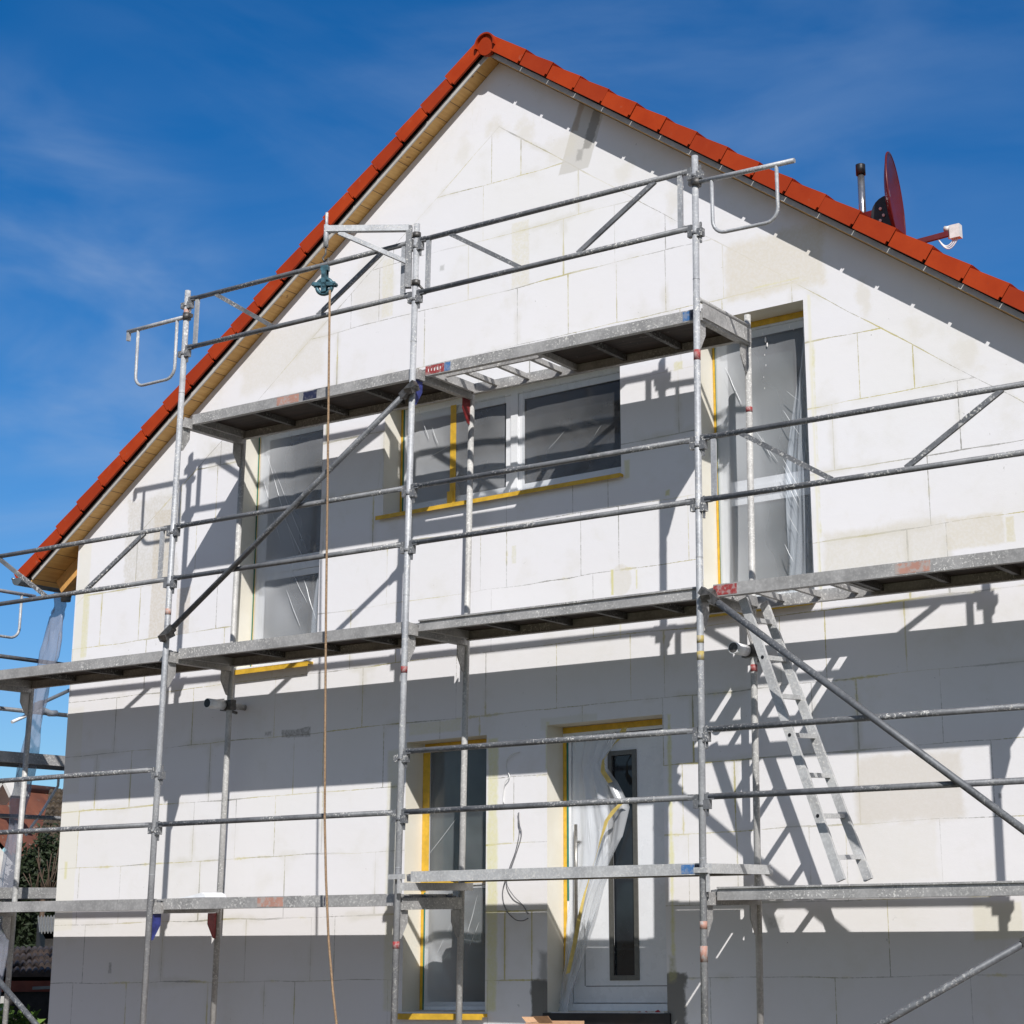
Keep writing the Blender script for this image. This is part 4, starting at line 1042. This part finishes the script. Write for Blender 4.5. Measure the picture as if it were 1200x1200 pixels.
# side scaffold at the eaves -----------------------------------------------------------
XS = -8.4
GS = 'scaffold pieces along the eaves side'
def side_rail(z, y0, y1, lab, mat='steel_rail', r=.021, x=XS):
    mb = MB(); mb.tube((x, y0, z), (x, y1, z), r, 12); o = mb.build('guardrail', mat); tag(o, lab, 'guardrail', GS)
side_rail(3.745, .55, 7, 'upper eaves side rail wrapped with white tape, seen left of the wall corner')
side_rail(2.735, .55, 7, 'dark eaves side rail in front of the neighbour roof')
side_rail(4.245, .2, 1.9, 'eaves side rail just above the middle deck at the left edge', 'steel_brace')
pA = atx(0, 690, XS); pB = atx(40, 700, XS)
end_guard(tuple(pB+Vector((0, -.85, .01))), (0, 1, 0), .86, .44, 'bent end guard at the far left edge below the gutter', False)
a = atx(40, 828, XS); b = atx(92, 804, XS); brace(a, b+(b-a)*.3, 'thin diagonal brace of the eaves side scaffold', 'steel_post', .018)
for z, lab in ((3.30, 'eaves side deck above the neighbour roof, left of the wall corner'), (2.06, 'eaves side deck in front of the dark conifer, left of the wall corner')):
    t = thing('scaffold_deck', lab, 'scaffold deck', (XS+.1, 3, z-.09), GS)
    for x in (XS-.02, XS+.34):
        mb = MB(); mb.box((x, .7, z-.10), (x+.03, 7, z)); mb.build('side_rail', 'steel_deck', t)
    mb = MB(); mb.box((XS+.0105, .7, z-.02), (XS+.3395, 7, z-.006)); mb.build('panel', 'plywood', t)
mb = MB(); mb.bar(atx(57, 890.5, XS-.10)+Vector((0, 0, .02)), atx(96, 896, XS-.10)+Vector((0, .6, .02)), .05, .06); o = mb.build('timber_batten', 'dark_shed_wood'); tag(o, 'dark batten lying on the eaves side deck', 'batten')
# support frame of the side scaffold, hidden behind the wall corner
mb = MB(); p = Vector((XS, 4.6, 0)); mb.tube(p, p+Vector((0, 0, 4.3)), .0242, 12); mb.tube(p+Vector((.4, 0, 0)), p+Vector((.4, 0, 3.3)), .0242, 12); mb.bar(p+Vector((0, 0, 3.14)), p+Vector((.4, 0, 3.14)), .05, .06); mb.bar(p+Vector((0, 0, 1.9)), p+Vector((.4, 0, 1.9)), .05, .06)
o = mb.build('scaffold_upright', 'steel_post'); tag(o, 'upright frame of the eaves side scaffold beyond the wall corner', 'scaffold frame', GS)
a = atx(68, 921, XS); b = atx(30, 979, XS)
mb = MB(); mb.path([a+Vector((0, 0, .10)), a+Vector((0, 0, .02)), a, a.lerp(b, .5)+Vector((0, 0, -.015)), b], .013, 8); o = mb.build('plastic_pipe', 'white_plastic'); tag(o, 'thin white pipe slanting across the neighbour roof', 'pipe')
mb = MB(); a = atx(41, 832, XS); b = atx(66, 836, XS); mb.path([a, a.lerp(b, .3)+Vector((0, 0, .012)), a.lerp(b, .7)+Vector((0, 0, -.01)), b], .032, 10); c_ = atx(28, 840, XS-.03); c2 = atx(14, 845, XS-.03); mb.path([a, c_, c2+Vector((0, 0, -.01))], .018, 6)
o = mb.build('tape_wrap', 'white_plastic'); tag(o, 'crumpled white tape wrapped round the eaves side rail', 'tape')

# small things at the door foot ----------------------------------------------------------
pc1 = at(650, 1196, .55)
box = thing('cardboard_box', 'open cardboard box at the foot of the front door', 'cardboard box', (pc1.x, .55, .62))
mb = MB(); mb.box((pc1.x-.15, .40, .62), (pc1.x+.15, .405, pc1.z-.01)); mb.box((pc1.x-.15, .695, .62), (pc1.x+.15, .70, pc1.z-.01)); mb.box((pc1.x-.15, .4055, .62), (pc1.x-.145, .6945, pc1.z-.01)); mb.box((pc1.x+.145, .4055, .62), (pc1.x+.15, .6945, pc1.z-.01)); mb.box((pc1.x-.144, .406, .62), (pc1.x+.144, .694, .626)); mb.build('carton', 'cardboard', box)
mb = MB(); z_ = pc1.z-.008; mb.hexa([(pc1.x-.02, .39, z_), (pc1.x+.10, .39, z_), (pc1.x+.10, .394, z_), (pc1.x-.02, .394, z_), (pc1.x-.03, .33, z_+.05), (pc1.x+.10, .33, z_+.052), (pc1.x+.10, .334, z_+.052), (pc1.x-.03, .334, z_+.05)]); mb.build('flap', 'cardboard', box)
mb = MB(); mb.hexa([(pc1.x-.152, .42, z_), (pc1.x-.152, .64, z_), (pc1.x-.148, .64, z_), (pc1.x-.148, .42, z_), (pc1.x-.21, .44, z_+.04), (pc1.x-.21, .60, z_+.03), (pc1.x-.206, .60, z_+.03), (pc1.x-.206, .44, z_+.04)]); mb.build('flap', 'cardboard', box)
mb = MB(); mb.box((-2.5, .05, 0), (-.4, YW-.001, .62)); st_ = mb.build('entrance_step', 'concrete'); tag(st_, 'concrete entrance landing under the front door', 'step')
# barrier tape lying on the threshold
mb = MB(); pts = [(746, 1189), (756, 1187), (764, 1190), (772, 1186), (779, 1188)]
for i in range(4):
    a = at(*pts[i], 1.0); b = at(*pts[i+1], 1.0); 
    mb._add([a+Vector((0, 0, -.012)), b+Vector((0, 0, -.012)), b+Vector((0, -.01, .016)), a+Vector((0, -.01, .016))], [(0, 1, 2, 3)])
m, gr = new_mat('barrier_tape'); v = gr.coords(False); sp = gr.n('ShaderNodeSeparateXYZ', {0: v}); fr_ = gr.math('FRACT', gr.math('ADD', gr.math('MULTIPLY', gr.math('ADD', sp.outputs[0], sp.outputs[2]), 12.), 50.))
finish(gr, gr.mix(gr.math('LESS_THAN', fr_, .5), (.75, .74, .72), (.45, .03, .04)), .4)
o = mb.build('barrier_tape', 'barrier_tape', fixn=False); tag(o, 'crumpled red and white barrier tape on the door threshold', 'tape')

# ------------------------------------------------------------------ ground
m, gr = new_mat('site_ground'); v = gr.coords(False)
c = gr.mix(gr.rng(gr.noise(v, .5, 6, .6), .35, .68), (.135, .092, .062), (.20, .145, .10)); c = gr.mix(gr.rng(gr.noise(v, 14, 4), .55, .7), c, (.09, .068, .048))
c = gr.mix(gr.rng(gr.noise(v, .07, 3), .5, .62), c, (.06, .075, .03)); finish(gr, c, .95, 0, gr.bump(gr.noise(v, 22, 6, .7), .6, .03), .2)
mb = MB(); mb.grid(lambda u, v_: Vector((-900+1800*u, -900+1800*v_, 0)), 30, 30, False)
o = mb.build('ground', 'site_ground'); tag(o, kind='structure')

# ------------------------------------------------------------------ neighbours on the left
m, gr = new_mat('old_tiles'); v = gr.coords(False)
c = gr.mix(gr.rng(gr.noise(v, 1.4, 5, .65), .3, .7), (.13, .040, .022), (.25, .082, .04)); wv = gr.n('ShaderNodeTexWhiteNoise', {0: gr.vmul(v, (1, 1, 1))})
isl = gr.n('ShaderNodeNewGeometry').outputs['Random Per Island']
c = gr.mix(gr.math('MULTIPLY', isl, .85), c, (.07, .028, .02)); c = gr.mix(gr.rng(gr.noise(v, 5, 5, .7), .60, .68), c, (.22, .21, .17)); finish(gr, c, .85, 0, gr.bump(gr.noise(v, 30, 4), .4, .01))
simple('shed_tiles', (.045, .032, .028), .9, 0, .5, 5, .5, 20)
simple('mossy_roof', (.075, .055, .035), .9, 0, .6, 6, .6, 20)

def tiled_slope(mb, p_ridge0, p_ridge1, p_eave0, p_eave1, rows, cols, bulge):
    """rows of pantiles, each tile its own island"""
    A, B, C_, D_ = map(Vector, (p_ridge0, p_ridge1, p_eave0, p_eave1))
    nrm_ = (B-A).cross(C_-A).normalized()
    if nrm_.z < 0: nrm_ = -nrm_
    for r in range(rows):
        for c in range(cols):
            u0, u1 = c/cols, (c+1)/cols; v0, v1 = r/rows, (r+1.12)/rows
            P = lambda u, v_: (A.lerp(B, u)).lerp(C_.lerp(D_, u), min(v_, 1.02))
            vs = []
            for i in range(5):
                u = u0+(u1-u0)*i/4; h = bulge*math.sin(PI*i/4)
                vs.append(P(u, v0)+nrm_*(h*.6)); vs.append(P(u, v1)+nrm_*(h+bulge*.55))
            for i in range(5):
                u = u0+(u1-u0)*i/4; vs.append(P(u, v1)+nrm_*(-.01))
            fs = [(2*i, 2*i+2, 2*i+3, 2*i+1) for i in range(4)]+[(2*i+1, 2*i+3, 10+i+1, 10+i) for i in range(4)]
            o = mb._add(vs, fs)
# neighbour house, about 45 m away, its red roof facing us
def far(u, v_, dist): 
    d = ray(u, v_); h = Vector((d.x, d.y, 0)).length; return CAM+d*(dist/h)
nb0 = far(-60, 930, 44); nb1 = far(66, 917, 47); 
rdir = (nb1-nb0); rdir.z = 0; rdir.normalize(); inn = Vector((-rdir.y, rdir.x, 0)) 
if inn.y < 0: inn = -inn
zr_ = (nb0.z+nb1.z)/2; lo = zr_-3.2
E0 = nb0-inn*3.4; E1 = nb1-inn*3.4; E0.z = E1.z = lo; nb0.z = nb1.z = zr_
nh = thing('neighbour_house', 'old house with red pantile roof far behind the left wall corner', 'house', (nb0.x, nb0.y, 0))
mb = MB(); tiled_slope(mb, nb0, nb1, E0, E1, 13, 16, .085); F0 = nb0+inn*3.4; F1 = nb1+inn*3.4; F0.z = F1.z = lo
mb._add([nb0, nb1, F1, F0], [(0, 1, 2, 3)]); rf_ = mb.build('roof', 'old_tiles', nh, fixn=False)
mb = MB(); mb.path([nb0+Vector((0, 0, .03)), nb1+Vector((0, 0, .03))], .11, 8); mb.build('ridge_tiles', 'old_tiles', nh)
mb = MB(); q0, q1 = E0+inn*.35, E1+inn*.35; r0, r1 = F0-inn*.35, F1-inn*.35
q0.z = q1.z = r0.z = r1.z = 0; up_ = Vector((0, 0, lo+.2))
mb._add([q0, q1, r1, r0, q0+up_, q1+up_, r1+up_, r0+up_, nb0-Vector((0, 0, .1)), nb1-Vector((0, 0, .1))], [(0, 1, 5, 4), (1, 2, 6, 9, 5), (2, 3, 7, 6), (3, 0, 4, 8, 7)])
mb.build('wall', 'pale_render', nh, fixn=False)
dm = far(14, 922, 43.4); mb = MB()
mb.bar(dm+Vector((-.5, 0, -.35)), dm+Vector((0, 0, .1)), .5, .08); mb.bar(dm+Vector((0, 0, .1)), dm+Vector((.28, 0, -.25)), .5, .08); dr = mb.build('dormer', 'pale_render', nh)
# darker, lower annex roof right of it
a0 = far(58, 926, 41); a1 = far(125, 922, 41); b0_ = far(40, 1022, 36.5); b1_ = far(140, 1022, 36.5)
an = thing('barn', 'barn with dark mossy roof between red roof and white wall', 'barn', (a0.x, a0.y, 0))
mb = MB(); tiled_slope(mb, a0, a1, b0_, b1_, 15, 14, .05); mb.build('roof', 'mossy_roof', an, fixn=False)
mb = MB(); c0, c1 = Vector(b0_), Vector(b1_); mb._add([c0, c1, Vector((c1.x, c1.y, 0)), Vector((c0.x, c0.y, 0)), a0, a1, Vector((a1.x, a1.y, 0)), Vector((a0.x, a0.y, 0))], [(0, 1, 2, 3), (4, 7, 6, 5), (0, 3, 7, 4), (1, 5, 6, 2)]); mb.build('wall', 'pale_render', an, fixn=False)

# foliage -----------------------------------------------------------------------
def leaf_mat(name, c0, c1, c2):
    m, gr = new_mat(name); isl = gr.n('ShaderNodeNewGeometry').outputs['Random Per Island']; v = gr.coords(False)
    c = gr.mix(isl, c0, c1); c = gr.mix(gr.rng(gr.noise(v, 1.3, 3), .42, .62), c, c2)
    p = finish(gr, c, .6, 0, None, .3)
leaf_mat('conifer_leaf', (.012, .022, .010), (.030, .045, .018), (.020, .030, .012))
leaf_mat('shrub_leaf', (.06, .12, .02), (.14, .22, .045), (.09, .16, .03))
leaf_mat('brown_twig', (.055, .036, .024), (.09, .06, .04), (.07, .045, .03))
def foliage(center, rx, ry, rz, count, size, rd, shape='ball'):
    mb = MB(); cl = []
    for _ in range(max(10, count//45)):
        while True:
            p = Vector((rd.uniform(-1, 1), rd.uniform(-1, 1), rd.uniform(-1, 1)))
            if p.length <= 1: break
        if shape == 'cone':
            h = (p.z+1)/2; k = 1.05-h; p.x *= k; p.y *= k
        cl.append(p)
    for _ in range(count):
        c_ = rd.choice(cl); p = c_+Vector((rd.gauss(0, .13), rd.gauss(0, .13), rd.gauss(0, .11)))
        P = Vector(center)+Vector((p.x*rx, p.y*ry, p.z*rz)); n_ = Vector((rd.gauss(0, 1), rd.gauss(0, 1), rd.gauss(.5, 1))).normalized()
        a = n_.orthogonal().normalized(); a = (Quaternion(n_, rd.uniform(0, 6.28)) @ a); b = n_.cross(a); s_ = size*rd.uniform(.6, 1.4)
        mb._add([P-a*s_, P+b*s_*.42, P+a*s_, P-b*s_*.42], [(0, 1, 2, 3)])
    return mb
rd = random.Random(5)
def conifer(u, v_top, v_bot, dist, rx, lab, seed, n=9000):
    rd = random.Random(seed); t_ = far(u, v_top, dist); b_ = far(u, v_bot, dist)
    t = thing('conifer_tree', lab, 'tree', (t_.x, t_.y, 0), 'dark conifers behind the left wall corner')
    zc = (t_.z+.2)/2-.1
    mb = MB(); mb.tube((t_.x, t_.y, 0), (t_.x, t_.y, t_.z*.9), .14, 8, .03); mb.build('trunk', 'bark', t)
    mb = foliage((t_.x, t_.y, zc+.1), rx, rx, zc, n, .05, rd, 'cone'); mb.build('crown', 'conifer_leaf', t, fixn=False)
conifer(53, 984, 1100, 32, .75, 'dark conifer with pointed top before the mossy barn roof', 1)
conifer(78, 990, 1100, 33, .8, 'dark conifer touching the white wall corner', 2)
conifer(33, 1003, 1100, 31, .8, 'dark conifer left of the others, behind the white inner post', 3)
tw = far(53, 1018, 30.); rd = random.Random(9); mb = MB()
for i in range(18):
    a = Vector((tw.x+rd.gauss(0, .12), tw.y, tw.z-.5)); b = a+Vector((rd.gauss(0, .2), rd.gauss(0, .1), rd.uniform(.4, .85))); mb.path([a, a.lerp(b, .5)+Vector((rd.gauss(0, .04), 0, 0)), b], .008, 5)
mb.path([Vector((tw.x, tw.y, 0)), Vector((tw.x, tw.y, tw.z-.4))], .04, 6)
o = mb.build('bare_shrub', 'brown_twig'); tag(o, 'bare brown twigs standing before the dark conifers', 'shrub')

# low shed with pantile roof in front of the trees
s0 = far(-10, 1112, 22.5); s1 = far(110, 1110, 22.5); e0 = far(-14, 1143, 20.3); e1 = far(118, 1143, 20.3)
sh = thing('shed', 'dark garden shed with low pantile roof and red fascia behind the wall corner', 'shed', (s0.x, s0.y, 0))
mb = MB(); tiled_slope(mb, s0, s1, e0, e1, 4, 18, .045); mb.build('roof', 'shed_tiles', sh, fixn=False)
mb = MB(); mb.bar(e0-Vector((0, 0, .11)), e1-Vector((0, 0, .11)), .03, .11); mb.build('fascia', 'fascia_red', sh)
mb = MB(); e0d, e1d = e0+Vector((0, .06, -.06)), e1+Vector((0, .06, -.06)); mb._add([e0d, e1d, Vector((e1d.x, e1d.y, 0)), Vector((e0d.x, e0d.y, 0)), s0-Vector((0, 0, .06)), s1-Vector((0, 0, .06)), Vector((s1.x, s1.y, 0)), Vector((s0.x, s0.y, 0))], [(0, 1, 2, 3), (4, 7, 6, 5), (0, 3, 7, 4), (1, 5, 6, 2)]); mb.build('wall', 'dark_shed_wood', sh, fixn=False)
mb = MB(); p, q = far(38, 1158, 20.1), far(75, 1156.5, 20.1); mb.bar(p, q, .04, .03); mb.build('eave_lath', 'grey_roofing', sh)
# corrugated lean-to roof behind
c0, c1, d0, d1 = far(44, 1074, 30), far(110, 1072, 30), far(46, 1093, 25), far(112, 1092, 25)
lt = thing('lean_to', 'lean-to with pale corrugated roof glimpsed under the lowest deck', 'shed', (c0.x, c0.y, 0))
mb = MB()
def cr(u, v_): return (c0.lerp(c1, u)).lerp(d0.lerp(d1, u), v_)+Vector((0, 0, .016*math.sin(u*2*PI*18)))
mb.grid(cr, 140, 1); mb.build('roof', 'grey_roofing', lt, fixn=False)
mb = MB(); g0, g1 = d0-Vector((0, -.1, .08)), d1-Vector((0, -.1, .08)); mb._add([g0, g1, Vector((g1.x, g1.y, 0)), Vector((g0.x, g0.y, 0)), c0-Vector((0, 0, .08)), c1-Vector((0, 0, .08)), Vector((c1.x, c1.y, 0)), Vector((c0.x, c0.y, 0))], [(0, 1, 2, 3), (4, 7, 6, 5), (0, 3, 7, 4), (1, 5, 6, 2)]); mb.build('wall', 'dark_shed_wood', lt, fixn=False)
# low white wall and shrubs at the bottom left
p, q = far(-30, 1168, 19.6), far(14, 1168, 19.4)
mb = MB(); mb.box((p.x-.5, p.y-.1, 0), (q.x, p.y+.08, p.z)); o = mb.build('garden_wall', 'pale_render'); tag(o, 'pale low garden wall at the bottom left edge', 'garden wall')
def shrub(u, v_, dist, r, lab, seed):
    rd = random.Random(seed); p = far(u, v_, dist); t = thing('shrub', lab, 'shrub', (p.x, p.y, 0), 'leafy shrubs at the bottom left')
    mb = MB()
    for i in range(7):
        b = Vector((p.x+rd.uniform(-r, r)*.7, p.y+rd.uniform(-r, r)*.7, p.z-.08)); mb.path([Vector((p.x, p.y, 0)), Vector(((p.x+b.x)/2, (p.y+b.y)/2, b.z*.55)), b], .012, 5)
    mb.build('stems', 'bark', t)
    mb = foliage((p.x, p.y, p.z*.55), r, r, p.z*.5, 900, .055, rd); mb.build('leaves', 'shrub_leaf', t, fixn=False)
shrub(20, 1186, 18.6, .5, 'leafy green shrub before the pale garden wall', 11)
shrub(44, 1190, 18.3, .45, 'leafy green shrub beside the white wall corner', 12)

# ------------------------------------------------------------------ clean-up of helper properties, render settings
for o in list(bpy.data.objects):
    if o.parent is not None:
        for k in ('category', 'group'):
            if k in o: del o[k]
S.render.engine = 'CYCLES'
S.render.resolution_x = S.render.resolution_y = 1024
S.cycles.max_bounces = 8; S.cycles.transparent_max_bounces = 16
